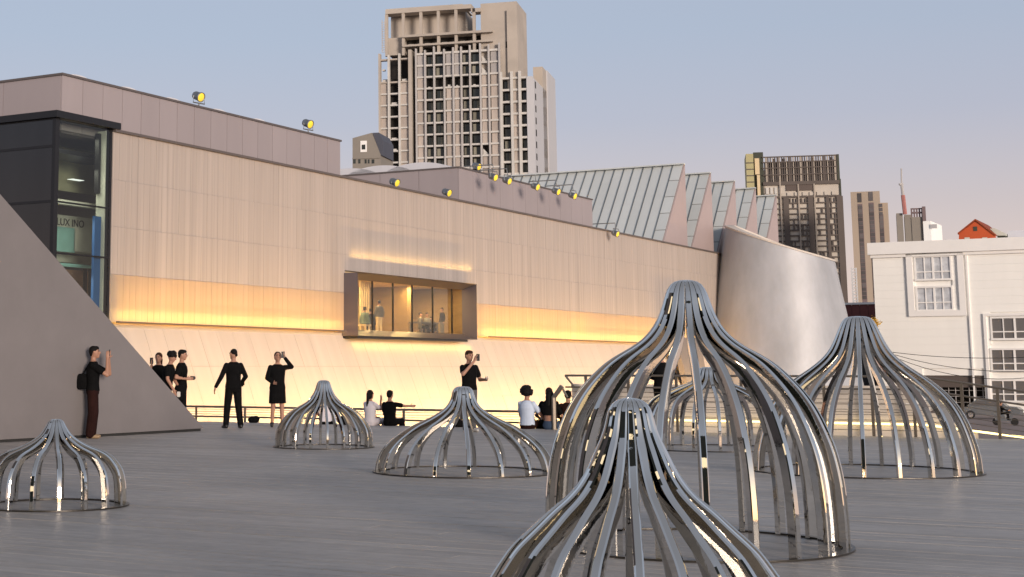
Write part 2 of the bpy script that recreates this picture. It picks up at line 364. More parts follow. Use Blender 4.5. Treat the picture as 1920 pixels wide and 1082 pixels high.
# sloping grey flank wall on the left
FW = Frame(N * -20.05, U)                            # a along U, d to the left (-N)
a_toe = FW.az(382, 806)[0]; a2, z2 = FW.az(0, 370); sl_ = z2 / (a_toe - a2)
fl = thing('sloping_wall', FW.w(a_toe - 8, 1.5, 0), 'big plain grey sloping wedge wall at the left edge of terrace', 'wall')
a_far = a_toe - 22
prism('wall_face', fl, FW, [(a_toe, 0.055), (a_toe - .0, 0.06), (a_far, sl_ * (a_toe - a_far) + .06), (a_far, 0.055)], 0.0, 2.2, MT['wedge'])
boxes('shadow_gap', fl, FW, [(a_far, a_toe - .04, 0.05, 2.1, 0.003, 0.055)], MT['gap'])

# ------------------------------------------------------------------ gallery building
G = Frame(at(770, 575, 82), U)                       # a along the wall, d into the building
AL, AR = G.az(212, 255)[0], 56.0
SEAM, TOP = 3.13, 10.66
rowz = [SEAM, 5.0, 6.88, 8.75, TOP]
gal = thing('gallery_building', G.w(10, 6, GZ), 'long cream panelled gallery wall with a glowing amber base behind the railing', 'building')
PW = 0.4
wa0, wa1 = -17 * PW + 0.0, 20 * PW                    # window opening, on the column grid
na0 = round(wa0 / PW) * PW; na1 = round(wa1 / PW) * PW
WZ0, WZ1 = 2.75, 6.1
boxes('building_body', gal, G, [(AL + 5.0, na0, 0.62, 30, GZ, TOP - .1), (AL + .02, AL + 5.0, .62, .8, GZ, TOP - .1), (AL + .02, na0, .12, .615, GZ, SEAM - .1), (AL + .02, na0, .12, .615, rowz[1], TOP - .1),
                              (na1, AR - .02, 0.62, 30, GZ, TOP - .1), (na1, AR - .02, .12, .615, GZ, SEAM - .1), (na1, AR - .02, .12, .615, rowz[1], TOP - .1),
                              (AL + .02, AL + .06, .12, .615, SEAM - .1, rowz[1]), (AR - .06, AR - .02, .12, .615, SEAM - .1, rowz[1]),
                              (na0, na1, 0.12, 30, GZ, WZ0), (na0, na1, 0.12, 30, WZ1, TOP - .1), (na0, na1, 9, 30, WZ0, WZ1)], MT['backing'])
ncol = int((AR - AL) / PW)
k0 = math.floor(AL / PW)
cells = []
for k in range(k0, k0 + ncol + 1):
    a0 = max(k * PW, AL); a1 = (k + 1) * PW
    if a1 - a0 < .05: continue
    for r in range(4):
        z0, z1 = rowz[r], rowz[r + 1]
        segs = [(z0, z1)]
        if a1 > na0 + .01 and a0 < na1 - .01:
            segs = [(max(z0, WZ1), z1)] if z1 > WZ1 else []
        for (y0, y1) in segs:
            if y1 - y0 > .03: cells.append((a0, a1, y0, y1, r))
cells.sort(key=lambda c: c[0])
sv, sf = [], []
gv, gf = [], []
for i, (a0, a1, z0, z1, r) in enumerate(cells):
    dd = random.uniform(-.004, .004); lean = 0.006
    if i < 300: piece('wall_panel', gal, G, a0 + .005, a1 - .005, dd, .10, z0 + .003, z1 - .003, MT['wall'] if r else MT['glow'], lean if r else .004)
    else:
        tv, tf = (sv, sf) if r else (gv, gf)
        b = len(tv)
        for (x, y, z) in CUBE_V:
            tv.append(G.w(a0 + .005 + (a1 - a0 - .010) * x, dd + (.10 - dd) * y - (lean if r else .004) * (z1 - z0) * z, z0 + .003 + (z1 - z0 - .006) * z))
        tf += [tuple(b + q for q in f) for f in CUBE_F]
tag(mesh_obj('far_wall_panels', sv, sf, MT['wall'], gal), kind='stuff')
tag(mesh_obj('far_glowing_panels', gv, gf, MT['glow'], gal), kind='stuff')
boxes('parapet_cap', gal, G, [(AL, AR, -.14, .25, TOP - .01, TOP + .09)], MT['trim'])
# battered lower wall of wide panels
def bat(z): return 0.20 - (SEAM - z) * 0.40          # d of the battered face at height z
bz = [GZ, -0.2, 1.42, SEAM - .06]
k = math.floor(AL / 1.25)
while k * 1.25 < AR - 1.0:
    a0, a1 = max(k * 1.25, AL), min((k + 1) * 1.25, AR)
    for r in range(3):
        z0, z1 = bz[r], bz[r + 1]; j = random.uniform(-.004, .004) 
        V = [G.w(a, bat(z) + j + t, z) for t in (0, .08) for (a, z) in ((a0 + .006, z0 + .004), (a1 - .006, z0 + .004), (a1 - .006, z1 - .004), (a0 + .006, z1 - .004))]
        mesh_obj('lower_panel', V, [(3, 2, 1, 0), (4, 5, 6, 7), (0, 1, 5, 4), (1, 2, 6, 5), (2, 3, 7, 6), (3, 0, 4, 7)], MT['lower'], gal)
    k += 1
# linear light ledge along the seam (opaque underside, lit from above) and wall washers at the foot
def strip_light(name, parent, a0, a1, d, z, width, power, tilt, color, housing=True, spread=math.pi):
    if housing:
        boxes(name, parent, G, [(a0, a1, d - width / 2 - .02, d + width / 2 + .02, z - .07, z - .01)], MT['trim'])
    n = max(1, int((a1 - a0) / 14)); L = (a1 - a0) / n
    for i in range(n):
        l = bpy.data.lights.new(name + '_lamp', 'AREA'); l.shape = 'RECTANGLE'; l.size = L * .995; l.size_y = width; l.energy = power * L; l.color = color; l.spread = spread
        o = bpy.data.objects.new(name + '_lamp', l)
        # local x along the wall, emission (-z local) upwards, tilted to the wall
        zdir = -(Vector((0, 0, 1)) * math.cos(tilt) + G.i * math.sin(tilt))
        xdir = G.e; ydir = zdir.cross(xdir)
        M = Matrix((xdir, ydir, zdir)).transposed().to_4x4(); M.translation = G.w(a0 + L * (i + .5), d, z)
        link(o, parent, M)
WARM = (1.0, 0.62, 0.17)
AMB = (1.0, 0.55, 0.08)
strip_light('cavity_light', gal, AL + .1, na0 - .05, 0.36, SEAM + .02, 0.2, 200, 0, AMB, housing=False)
strip_light('cavity_light', gal, na1 + .05, AR - .1, 0.36, SEAM + .02, 0.2, 200, 0, AMB, housing=False)
strip_light('light_ledge', gal, AL, na0 - .7, -0.42, SEAM + .03, 0.14, 9, R(20), WARM)
strip_light('light_ledge', gal, na1 + .7, AR - 6, -0.42, SEAM + .03, 0.14, 9, R(20), WARM)
strip_light('window_light_ledge', gal, na0 + .5, na1 - .6, -0.22, 6.78, 0.06, 4.0, R(15), WARM, housing=False)
strip_light('foot_light', gal, AL, AR, -3.6, GZ + .35, 0.3, 84, R(50), (1.0, 0.58, 0.18), spread=R(112))
strip_light('window_under_light', gal, na0 + .5, na1 - .9, -0.30, 2.62, 0.05, 3, R(150), (1, .5, .1), housing=False)

# projecting picture window with splayed reveals
wb = thing('picture_window', G.w(0, 0, WZ0), 'grey framed projecting picture window with a lit room of people', 'window')
PRJ = 0.80
oL = G.az(671, 570, -PRJ)[0]; oR = G.az(894, 585, -PRJ)[0]; oz1 = G.az(780, 522, -PRJ)[1]; oz0 = G.az(780, 633, -PRJ)[1]
iL = max(oL + .3, na0 + .05); iR = G.az(876, 585, .12)[0]; iz1 = G.az(770, 534.5, .12)[1]; iz0 = G.az(770, 622.5, .12)[1]
def quad4(name, pts, th, m, par):                     # pts: (a,d,z) x4, thickness outward from the opening
    V = [G.w(*p) for p in pts]; n_ = (V[1] - V[0]).cross(V[3] - V[0]).normalized() * th
    V2 = [v + n_ for v in V]; return mesh_obj(name, V + V2, [(0, 1, 2, 3), (7, 6, 5, 4), (0, 4, 5, 1), (1, 5, 6, 2), (2, 6, 7, 3), (3, 7, 4, 0)], m, par)
OF = [(oL, -PRJ, oz0), (oR, -PRJ, oz0), (oR, -PRJ, oz1), (oL, -PRJ, oz1)]
IF = [(iL, .12, iz0), (iR, .12, iz0), (iR, .12, iz1), (iL, .12, iz1)]
BF = [(oL, .12, oz0), (oR, .12, oz0), (oR, .12, oz1), (oL, .12, oz1)]
for i, nm in enumerate(('frame_sill', 'frame_jamb', 'frame_head', 'frame_jamb')):
    j = (i + 1) % 4
    V = [G.w(*p) for p in (OF[i], OF[j], IF[j], IF[i], BF[i], BF[j])]
    mesh_obj(nm, V, [(0, 1, 2, 3), (0, 4, 5, 1), (3, 2, 5, 4), (0, 3, 4), (1, 5, 2)], MT['frame'], wb)
boxes('drip_edge', wb, G, [(oL + .05, oR - 1.1, -PRJ + .05, .1, oz0 - .13, oz0 - .01)], MT['dark'])
cols_ = [671, 698, 736.5, 772.5, 811, 847, 876]
ax = [G.az(x, 575, .11)[0] for x in cols_]; ax[0] = iL; ax[-1] = iR
for i in range(6):
    boxes('window_pane', wb, G, [(ax[i] + .03, ax[i + 1] - .03, .10, .115, iz0 + .02, iz1 - .02)], MT['glassclear'])
for i in range(1, 6):
    boxes('mullion', wb, G, [(ax[i] - .03, ax[i] + .03, .07, .15, iz0, iz1)], MT['dark'])
# the lit room behind the window
room = thing('lit_room', G.w(0, 4, iz0), 'warm lit interior room seen behind the picture window glass', 'room')
FL = iz0 - .12
boxes('room_floor', room, G, [(na0 + .1, na1 - .1, .2, 8.9, WZ0 + .02, FL)], MT['wood'])
boxes('room_ceiling', room, G, [(na0 + .1, na1 - .1, .2, 8.9, WZ1 - .22, WZ1 - .02)], MT['cream'])
boxes('room_back_wall', room, G, [(na0 + .1, na1 - .1, 5.6, 5.9, FL, WZ1 - .22)], MT['warmwall'])
boxes('room_side_wall', room, G, [(na0 + .05, na0 + .3, .2, 8.9, FL, WZ1 - .22)], MT['cream'])
boxes('room_side_wall', room, G, [(na1 - .3, na1 - .05, .2, 8.9, FL, WZ1 - .22)], MT['wood'])
boxes('room_partition', room, G, [(G.az(752, 575, 3)[0], G.az(760, 575, 3)[0], 2.6, 5.6, FL, WZ1 - .22)], MT['wood'])
boxes('room_partition', room, G, [(G.az(760.5, 575, 4.2)[0], G.az(838, 575, 4.2)[0], 4.2, 4.3, FL + .9, WZ1 - .22)], MT['cream'])
boxes('room_cupboard', room, G, [(G.az(760, 575, 3.4)[0], G.az(782, 575, 3.4)[0], 3.4, 3.9, FL, FL + 1.0)], MT['wood'])
boxes('room_cupboard', room, G, [(G.az(836, 575, 3.6)[0], G.az(850, 575, 3.6)[0], 3.6, 4.2, FL + 1.5, WZ1 - .25)], MT['wood'])
boxes('room_curtain', room, G, [(G.az(676, 575, 1.5)[0] + .22 * k, G.az(676, 575, 1.5)[0] + .22 * k + .12, 1.5, 1.56, FL, WZ1 - .3) for k in range(5)], MT['cream'])
tb = thing('room_table', G.w(2, 1.6, FL), 'low pale table between people inside the lit window', 'table')
ta0, ta1 = G.az(784, 575, 1.4)[0], G.az(817, 575, 1.4)[0]
boxes('table_top', tb, G, [(ta0, ta1, 1.2, 2.0, FL + .70, FL + .75)], MT['greycloth'])
for (x, y) in ((ta0 + .05, 1.25), (ta1 - .12, 1.25), (ta0 + .05, 1.9), (ta1 - .12, 1.9)): boxes('table_leg', tb, G, [(x, x + .07, y, y + .06, FL, FL + .70)], MT['greycloth'])
for a_ in (-4.4, .2, 4.6):
    l = bpy.data.lights.new('ceiling_lamp', 'AREA'); l.shape = 'RECTANGLE'; l.size = 2.4; l.size_y = .5; l.energy = 340; l.color = (1, .70, .30)
    o = bpy.data.objects.new('ceiling_lamp', l)
    M = Matrix((G.e, G.i, Vector((0, 0, 1)))).transposed().to_4x4(); M.translation = G.w(a_, 2.2, WZ1 - .25); link(o, room, M)

# rooftop blocks of metal panels
def roof_block(label, a0, a1, d0, d1, z1, step_a, step_d, vaults):
    t = thing('rooftop_block', G.w((a0 + a1) / 2, (d0 + d1) / 2, TOP), label, 'building')
    boxes('block_core', t, G, [(a0 + .06, a1 - .06, d0 + .06, d1 - .06, TOP - .3, z1 - .05)], MT['trim'])
    n = max(1, round((a1 - a0) / step_a)); s = (a1 - a0) / n
    for i in range(n): piece('cladding_panel', t, G, a0 + s * i + .012, a0 + s * (i + 1) - .012, d0, d0 + .05, TOP - .2, z1, MT['pink'])
    n = max(1, round((d1 - d0) / step_d)); s = (d1 - d0) / n
    for i in range(n): piece('cladding_panel', t, G, a0 - .003, a0 + .05, d0 + s * i + .012 + (.05 if i == 0 else 0), d0 + s * (i + 1) - .012, TOP - .2, z1, MT['pink'])
    boxes('coping', t, G, [(a0 - .06, a1 + .06, d0 - .06, d1, z1 + .003, z1 + .09)], MT['trim'])
    for (c, w_, h, e0, e1) in vaults:                  # skylight shells: shallow barrel vaults running into the depth
        V, F = [], []
        m_ = 10
        for dd in (e0, e1):
            for k in range(m_ + 1):
                x = -1 + 2 * k / m_; V.append(G.w(c + x * w_ / 2, dd, z1 + .08 + h * (1 - x * x) ** .8))
        for k in range(m_): F.append((k, k + 1, k + m_ + 2, k + m_ + 1))
        F += [tuple(range(m_, -1, -1)), tuple(range(m_ + 1, 2 * m_ + 2))]
        mesh_obj('skylight_shell', V, F, MT['vault'], t)
    return t
SB = 0.6
b1a = G.az(117, 137, SB)[0]; b1b = G.az(638, 258, SB)[0]; b2a = G.az(860, 312, SB)[0]; b2b = G.az(1110, 372, SB)[0]
bz1 = G.az(400, 205, SB)[1] - .09
v1 = [(G.az(x, 180, SB + .5)[0], 1.7, .17, SB + .3, SB + 9) for x in (140, 235, 318, 405, 480)]
roof_block('pinkish grey rooftop block with a lamp, above the dark glass corner', b1a, b1b, SB, 22, bz1, 1.25, 2.9, v1)
v2 = [(b2a + 3.0, 3.4, .42, d_, d_ + .01) for d_ in ()]
rb2 = roof_block('lower rooftop metal block with a row of lamps on its edge', b2a, b2b, SB, 24, G.az(860, 312, SB)[1] - .09, 1.9, 2.6, [])
for (x, y, w_, h) in ((838, 312, 4.6, .50), (765, 316, 4.6, .50), (700, 319, 4.6, .48)):
    # shells crossing the block: axis along the wall
    dd = None
    for k in range(400):
        d_ = SB + .06 * k; 
        if abs(G.w(b2a + 1.2, d_, 13).x / 1 - 0) >= 0:
            p = G.w(b2a + 1.2, d_, 12.8); dep = (p - CAM).dot(FWD); sx = CX + FPX * p.x / dep
            if sx <= x: dd = d_; break
    if dd is None: continue
    z1 = G.az(860, 312, SB)[1]
    V, F, m_ = [], [], 12
    for aa in (b2a + .6, b2a + 12):
        for k in range(m_ + 1):
            q = -1 + 2 * k / m_; V.append(G.w(aa, dd + 1.6 + q * w_ / 2, z1 + h * (1 - q * q) ** .8))
    for k in range(m_): F.append((k, k + 1, k + m_ + 2, k + m_ + 1))
    F += [tuple(range(m_, -1, -1)), tuple(range(m_ + 1, 2 * m_ + 2))]
    mesh_obj('skylight_shell', V, F, MT['vault'], rb2)

# saw-tooth roofs
ords = ['largest front saw-tooth roof of grey seamed metal beside the row of lamps', 'second saw-tooth roof, just right of the largest one',
        'third saw-tooth roof, in the middle of the row', 'fourth saw-tooth roof, next to last towards the dark lattice tower', 'last and rightmost saw-tooth roof, against the dark lattice tower']
apx = [G.az(x, y, .3) for x, y in ((1284, 307), (1333, 322), (1378, 337), (1417, 352), (1456, 364))]
for i, (aa, zz) in enumerate(apx):
    zz = 17.33; base = 5.95; DP = 24
    t = thing('sawtooth_roof', G.w(aa - 2, 8, TOP), ords[i], 'roof', 'saw-tooth roofs on the gallery')
    prism('gable_wall', t, G, [(aa - base, TOP - .3), (aa, TOP - .3), (aa, zz)], .30, .42, MT['gable'])
    prism('roof_core', t, G, [(aa - base + .06, TOP - .3), (aa - .04, TOP - .3), (aa - .04, zz - .06)], .42, DP, MT['trim'])
    sl_v = Vector((base, zz - TOP + .3)); Ls = sl_v.length; du = sl_v / Ls; nn = Vector((-du.y, du.x))
    nsheet = 29; w_ = (DP - .42) / nsheet
    for k in range(nsheet):
        d0, d1 = .42 + w_ * k + .02, .42 + w_ * (k + 1) - .02
        if k == 0:   # edge sheets broken into steps near the gable
            m_ = 5
            for q in range(m_):
                pts = [((aa - base) + du.x * Ls * f - nn.x * 0, (TOP - .3) + du.y * Ls * f) for f in (q / m_ + .004, (q + 1) / m_ - .004)]
                P = [G.w(x + nn.x * o_, dd, z + nn.y * o_) for o_ in (0, .05) for (x, z, dd) in ((pts[0][0], pts[0][1], d0), (pts[1][0], pts[1][1], d0), (pts[1][0], pts[1][1], d1), (pts[0][0], pts[0][1], d1))]
                mesh_obj('roof_sheet', P, [(0, 1, 2, 3), (7, 6, 5, 4), (0, 4, 5, 1), (1, 5, 6, 2), (2, 6, 7, 3), (3, 7, 4, 0)], MT['zinc'], t)
        else:
            pts = [((aa - base), TOP - .3), (aa, zz)]
            P = [G.w(x + nn.x * o_, dd, z + nn.y * o_) for o_ in (0, .03) for (x, z, dd) in ((pts[0][0], pts[0][1], d0), (pts[1][0], pts[1][1], d0), (pts[1][0], pts[1][1], d1), (pts[0][0], pts[0][1], d1))]
            mesh_obj('roof_sheet', P, [(0, 1, 2, 3), (7, 6, 5, 4), (0, 4, 5, 1), (1, 5, 6, 2), (2, 6, 7, 3), (3, 7, 4, 0)], MT['zinc'], t)
        P = [G.w(x + nn.x * o_, dd, z + nn.y * o_) for o_ in (0, .10) for (x, z, dd) in ((pts[0][0] if k else aa - base, pts[0][1] if k else TOP - .3, d1), (aa, zz, d1), (aa, zz, d1 + .04), (pts[0][0] if k else aa - base, pts[0][1] if k else TOP - .3, d1 + .04))]
        mesh_obj('roof_seam', P, [(0, 1, 2, 3), (7, 6, 5, 4), (0, 4, 5, 1), (1, 5, 6, 2), (2, 6, 7, 3), (3, 7, 4, 0)], MT['seam'], t)
    boxes('ridge_cap', t, G, [(aa - .35, aa + .05, .28, DP, zz + .0, zz + .10)], MT['zinc'])

# silver truncated cone at the end of the gallery
cc = at(1461, 590, 127)
sc = thing('silver_cone', Vector((cc.x, cc.y, GZ)), 'silver metal cone-shaped tower with a slanted top behind the big cage', 'building')
k_ = 0.175; dep = (cc - CAM).dot(FWD); r590 = 121 * dep / FPX; z590 = cc.z
zl = at(1363, 427, 127).z; zr = at(1558, 489, 127).z
V, F, n_, m_ = [], [], 72, 14
for j in range(m_ + 1):
    for k in range(n_):
        a = 2 * math.pi * k / n_; cxx = math.cos(a)
        ztop = (zl + zr) / 2 + (zr - zl) / 2 * cxx * 1.0 + .75 * math.sin(a)
        z = GZ + (ztop - GZ) * j / m_; r_ = r590 - (z - z590) * k_
        V.append(Vector((cc.x + r_ * cxx, cc.y + r_ * math.sin(a), z)))
for j in range(m_):
    for k in range(n_): F.append((j*n_+k, j*n_+(k+1)%n_, (j+1)*n_+(k+1)%n_, (j+1)*n_+k))
sh = mesh_obj('cone_shell', V, F, MT['silver'], sc, smooth=True)
V, F = [], []
for off, up in ((0.06, 0), (.06, .14), (-.7, .14), (-.7, 0)):
    for k in range(n_):
        b = CAM; a = 2 * math.pi * k / n_; cxx = math.cos(a); ztop = (zl + zr) / 2 + (zr - zl) / 2 * cxx * 1.0 + .75 * math.sin(a)
        r_ = r590 - (ztop - z590) * k_ + off; V.append(Vector((cc.x + r_ * cxx, cc.y + r_ * math.sin(a), ztop + up)))
for j in range(4):
    for k in range(n_): F.append((j*n_+k, j*n_+(k+1)%n_, ((j+1)%4)*n_+(k+1)%n_, ((j+1)%4)*n_+k))
mesh_obj('rim', V, F, MT['ledge'], sc)
V = [v for v in []]
top = []
for k in range(n_):
    a = 2 * math.pi * k / n_; cxx = math.cos(a); ztop = (zl + zr) / 2 + (zr - zl) / 2 * cxx * 1.0 + .75 * math.sin(a) - .3
    r_ = r590 - (ztop - z590) * k_ - .1; top.append(Vector((cc.x + r_ * cxx, cc.y + r_ * math.sin(a), ztop)))
mesh_obj('cone_roof', top, [tuple(range(n_))], MT['pink'], sc)
# grey fin where the gallery wall meets the cone
bf = thing('leaning_fin', G.w(42, -2, GZ), 'grey leaning fin below the gallery wall beside the silver cone', 'wall')
def fin_pt(x, y, dd): a, z = G.az(x, y, dd); return a, z
fa = [fin_pt(1268, 633, -1.6), fin_pt(1312, 633, -1.6), fin_pt(1330, 730, -1.6), fin_pt(1292, 730, -1.6)]
prism('fin_face', bf, G, fa, -1.6, -1.2, MT['wedge'])

# dark glass corner tower, far left
ga = G.az(105, 215)[0]; gz1 = 10.75; LD = 16
gt = thing('glass_corner_tower', G.w(ga + 1.5, 5, GZ), 'dark glass corner stair tower with a black flat roof', 'building')
boxes('roof_slab', gt, G, [(ga - .18, AL + .25, -.2, LD, gz1, gz1 + .26)], MT['dark'])
GLV = [GZ, 0.9, G.az(105, 474)[1], G.az(105, 377)[1], gz1]
GLS = [G.az(105, y)[1] for y in (474, 377, 273)]
# left side: dark panes with black transoms
zs = [GZ, G.az(60, 474)[1], G.az(104, 377)[1], G.az(104, 273)[1], gz1]
for j in range(4):
    for k in range(5):
        piece('dark_pane', gt, G, ga + .01, ga + .05, .12 + 3.1 * k + .02, .12 + 3.1 * (k + 1) - .02, zs[j] + .05, zs[j + 1] - .05, MT['darkglass'])
    boxes('transom', gt, G, [(ga - .02, ga + .08, .12, LD - .2, zs[j + 1] - .05, zs[j + 1] + .05 if j < 3 else zs[j + 1] - .003)], MT['dark'])
boxes('corner_post', gt, G, [(ga - .03, ga + .20, -.03, .12, GZ, gz1 - .003)], MT['dark'])
boxes('corner_post', gt, G, [(AL - .14, AL - .01, .02, .2, GZ, gz1 - .003)], MT['dark'])
# right side: clear panes, interior floors and things behind
zz_ = [GZ, G.az(105, 474)[1], G.az(105, 377)[1], gz1]
for j in range(3):
    boxes('clear_pane', gt, G, [(ga + .21, AL - .15, .03, .05, zz_[j] + .03, zz_[j + 1] - .03)], MT['glasslobby'])
    if j: boxes('transom', gt, G, [(ga + .21, AL - .15, .0, .09, zz_[j] - .03, zz_[j] + .03)], MT['dark'])
boxes('glass_fin', gt, G, [(G.az(198, 400)[0], G.az(199.2, 400)[0], .06, .5, GZ, gz1 - .1)], MT['lobbylight'])
def gl(x0, x1, y0, y1, dd, th, m, nm):
    a0, zt = G.az(x0, y0, dd); a1, zb = G.az(x1, y1, dd); piece(nm, gt, G, a0, a1, dd, dd + th, zb, zt, m)
gl(60, 216, 236, 296, 3.0, .1, MT['lobbywall'], 'inner_wall')
gl(60, 216, 277, 297, 1.2, 1.6, MT['dark'], 'floor_edge')
gl(60, 216, 290, 372, 3.2, .1, MT['lobbywall'], 'inner_wall')
gl(186, 209, 250, 366, 0.3, .2, MT['dark'], 'inner_column')
gl(60, 216, 366, 396, 1.4, .3, MT['lobbylight'], 'floor_edge')
gl(60, 216, 396, 500, 3.4, .1, MT['lobbylight'], 'inner_wall')
gl(104, 140, 424, 474, 2.6, .1, MT['teal_panel'], 'inner_panel')
gl(140, 170, 424, 474, 2.6, .08, MT['lobbylight'], 'inner_panel')
gl(178, 209, 405, 620, 0.22, .12, MT['blue'], 'blue_banner')
gl(60, 200, 488, 506, 2.0, .2, MT['teal_panel'], 'floor_edge')
gl(60, 216, 500, 640, 3.4, .1, MT['peach'], 'inner_wall')
gl(158, 161, 504, 620, 2.2, .06, MT['dark'], 'inner_mullion')
gl(168, 171, 504, 620, 2.2, .06, MT['dark'], 'inner_mullion')
gl(137, 158, 335, 339, 2.6, .3, mat('tube_lamp', (1, 1, .95), .5, 0, 0, emit=1.3), 'tube_lamp')
boxes('tower_back', gt, G, [(ga + .3, AL - .02, 4.0, 4.2, GZ, gz1)], MT['lobbywall'])
tx = bpy.data.curves.new('wall_lettering', 'FONT'); tx.body = 'LUX INO'; tx.size = .42; tx.extrude = .01; tx.materials.append(MT['dark'])
tmp = bpy.data.objects.new('lettering_curve', tx); lme = bpy.data.meshes.new_from_object(tmp); to = bpy.data.objects.new('wall_lettering', lme); bpy.data.objects.remove(tmp); a_, z_ = G.az(106, 419, 2.5)
M = Matrix((G.e, Vector((0, 0, 1)), -G.i)).transposed().to_4x4(); M.translation = G.w(a_, 2.5, z_ - .05); link(to, gt, M)
l = bpy.data.lights.new('lobby_lamp', 'AREA'); l.size = 1.4; l.energy = 60; l.color = (1, .93, .75)
for y_ in (300, 400, 508, 240):
    o = bpy.data.objects.new('lobby_lamp', l); link(o, gt, Matrix.Translation(G.w(ga + 1.7, 1.0, G.az(105, y_)[1])))

# spotlights on the roofs
lampV, lampF = lathe([(0.10, -.42), (.22, -.40), (.26, -.30), (.27, .10), (.31, .14), (.31, .24), (.275, .24), (.27, .20)], 20)
lamp_me = bpy.data.meshes.new('lamp_body'); lamp_me.from_pydata(lampV, [], lampF[:-1]); lamp_me.materials.append(MT['lampbody'])
lamp_me.polygons.foreach_set('use_smooth', [True] * len(lamp_me.polygons))
lv, lf = lathe([(0.27, .17), (.26, .20), (.18, .235), (.06, .25)], 20)
lens_me = bpy.data.meshes.new('lens'); lens_me.from_pydata(lv, [], lf); lens_me.materials.append(MT['lens'])
spots = [(373, 181, SB + .4, 1, 'round spotlight with amber lens, leftmost lamp on the rooftop edge'),
         (578, 232, SB + .4, 1, 'round spotlight standing alone near the right end of the tall rooftop block'),
         (741, 342, .3, 1, 'upper of two spotlights standing on the wall top before the lower block'),
         (839, 361, .3, 1, 'spotlight on the wall top just left of the lower block corner'),
         (895, 312, SB + .6, 1, 'spotlight standing on the roof corner in front of the ruined tower'),
         (926, 332, -.9, 0, 'first hanging spotlight of the row on the lower block'),
         (952, 339, -.9, 0, 'second hanging spotlight of the row on the lower block'),
         (1005, 350, -.9, 0, 'third hanging spotlight of the row, in the middle'),
         (1044, 359, -.9, 0, 'fourth hanging spotlight of the row on the lower block'),
         (1075, 367, -.9, 0, 'last hanging spotlight at the right end of the row'),
         (1155, 438, -.8, 0, 'single spotlight hanging below the saw-tooth roof edge')]
aim0 = (N * .95 + Vector((0, -.22, -.40))).normalized()
for (x, y, dd, stand, lab) in spots:
    a_, z_ = G.az(x, y, dd); P = G.w(a_, dd, z_)
    s_ = .72
    t = thing('spotlight', P, lab, 'lamp', 'rooftop spotlights')
    q = aim0.to_track_quat('Z', 'Y').to_matrix().to_4x4()
    M = Matrix.Translation(P) @ q @ Matrix.Scale(s_, 4)
    bo = link(bpy.data.objects.new('lamp_body', lamp_me), t, M); link(bpy.data.objects.new('lens', lens_me), t, M)
    sd_ = aim0.cross(Vector((0, 0, 1))).normalized()
    if stand:
        tube('yoke', t, [P + sd_ * .33, P + sd_ * .34 + Vector((0, 0, -.3)), P - sd_ * .34 + Vector((0, 0, -.3)), P - sd_ * .33], .03, MT['lampbody'], 6)
        tube('bracket', t, [P + Vector((0, 0, -.3)), P + Vector((0, 0, -.55)), P + G.i * .9 + Vector((0, 0, -.62))], .035, MT['lampbody'], 6)
    else:
        tube('yoke', t, [P + sd_ * .33, P + sd_ * .34 + Vector((0, 0, .33)), P - sd_ * .34 + Vector((0, 0, .33)), P - sd_ * .33], .03, MT['lampbody'], 6)
        tube('bracket', t, [P + Vector((0, 0, .33)), P + Vector((-.05, 0, .72)), P + G.i * 1.9 + Vector((0, 0, .74))], .035, MT['lampbody'], 6)

# ------------------------------------------------------------------ ruined main tower
TM = Frame(at(840, 300, 390), (0.955, -0.296))
def ta(x, y=200): return TM.az(x, y)[0]
def tz(y, x=806): return TM.az(x, y)[1]
tw = thing('ruined_tower', TM.w(0, 12, GZ), 'tall abandoned concrete tower with empty windows and a broken top', 'building')
FLZ = [tz(100 + 21.65 * k) for k in range(-1, 12)]    # slab levels going down; [1] is y=100
zb = GZ
DPT = 24
aL, aR = ta(711), ta(1000)
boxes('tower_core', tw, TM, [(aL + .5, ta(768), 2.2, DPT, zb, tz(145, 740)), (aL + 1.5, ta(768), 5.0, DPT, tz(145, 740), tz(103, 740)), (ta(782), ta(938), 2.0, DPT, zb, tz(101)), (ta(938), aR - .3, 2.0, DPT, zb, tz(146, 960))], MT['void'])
# columns: x left, x right, kind per zone
cols_t = [(713, 729, 'L0'), (730, 749, 'L1'), (750, 767, 'L2'), (782, 797, 'I'), (799, 814, 'W'), (816, 833, 'W'), (836, 850, 'J'), (852, 865, 'J'), (867, 881, 'W'), (884, 900, 'W'), (903, 916, 'D'), (920, 937, 'I')]
def cell(kind, x0, x1, zt, zb_, name_i):
    a0, a1 = ta(x0) + .15, ta(x1) - .15
    if kind == 'W':
        wdw = piece('window', tw, TM, a0, a1, 1.3, 1.4, zb_ + .35, zt - .3, MT['pane'])
        if random.random() < .75:
            f0 = random.choice((0.0, .45, .55)); piece('curtain', wdw, TM, a0 + (a1 - a0) * f0, a0 + (a1 - a0) * min(1, f0 + random.uniform(.35, .55)), 1.15, 1.25, zb_ + .4, zt - .35, MT['curtain'])
    elif kind == 'V':
        if random.random() < .6: piece('rubble', tw, TM, a0 + .3, a1 - random.uniform(.3, 1.2), .6, 1.6, zb_ + .15, zb_ + random.uniform(.4, .9), MT['slab'])
    elif kind == 'D':
        V = [TM.w(a, d_, z) for d_ in (.55, .7) for (a, z) in ((a0, zb_ + .2), (a1, zb_ + .2), (a0, zt - .9))]
        mesh_obj('slanted_infill', V, [(0, 1, 2), (5, 4, 3), (0, 3, 4, 1), (1, 4, 5, 2), (2, 5, 3, 0)], MT['slab'], tw)
    else:
        piece('infill_panel', tw, TM, a0, a1, .35 + random.uniform(-.1, .1), .75, zb_ + .12, zt - .02, MT['greyinfill'] if kind == 'G' else MT['plaster'])
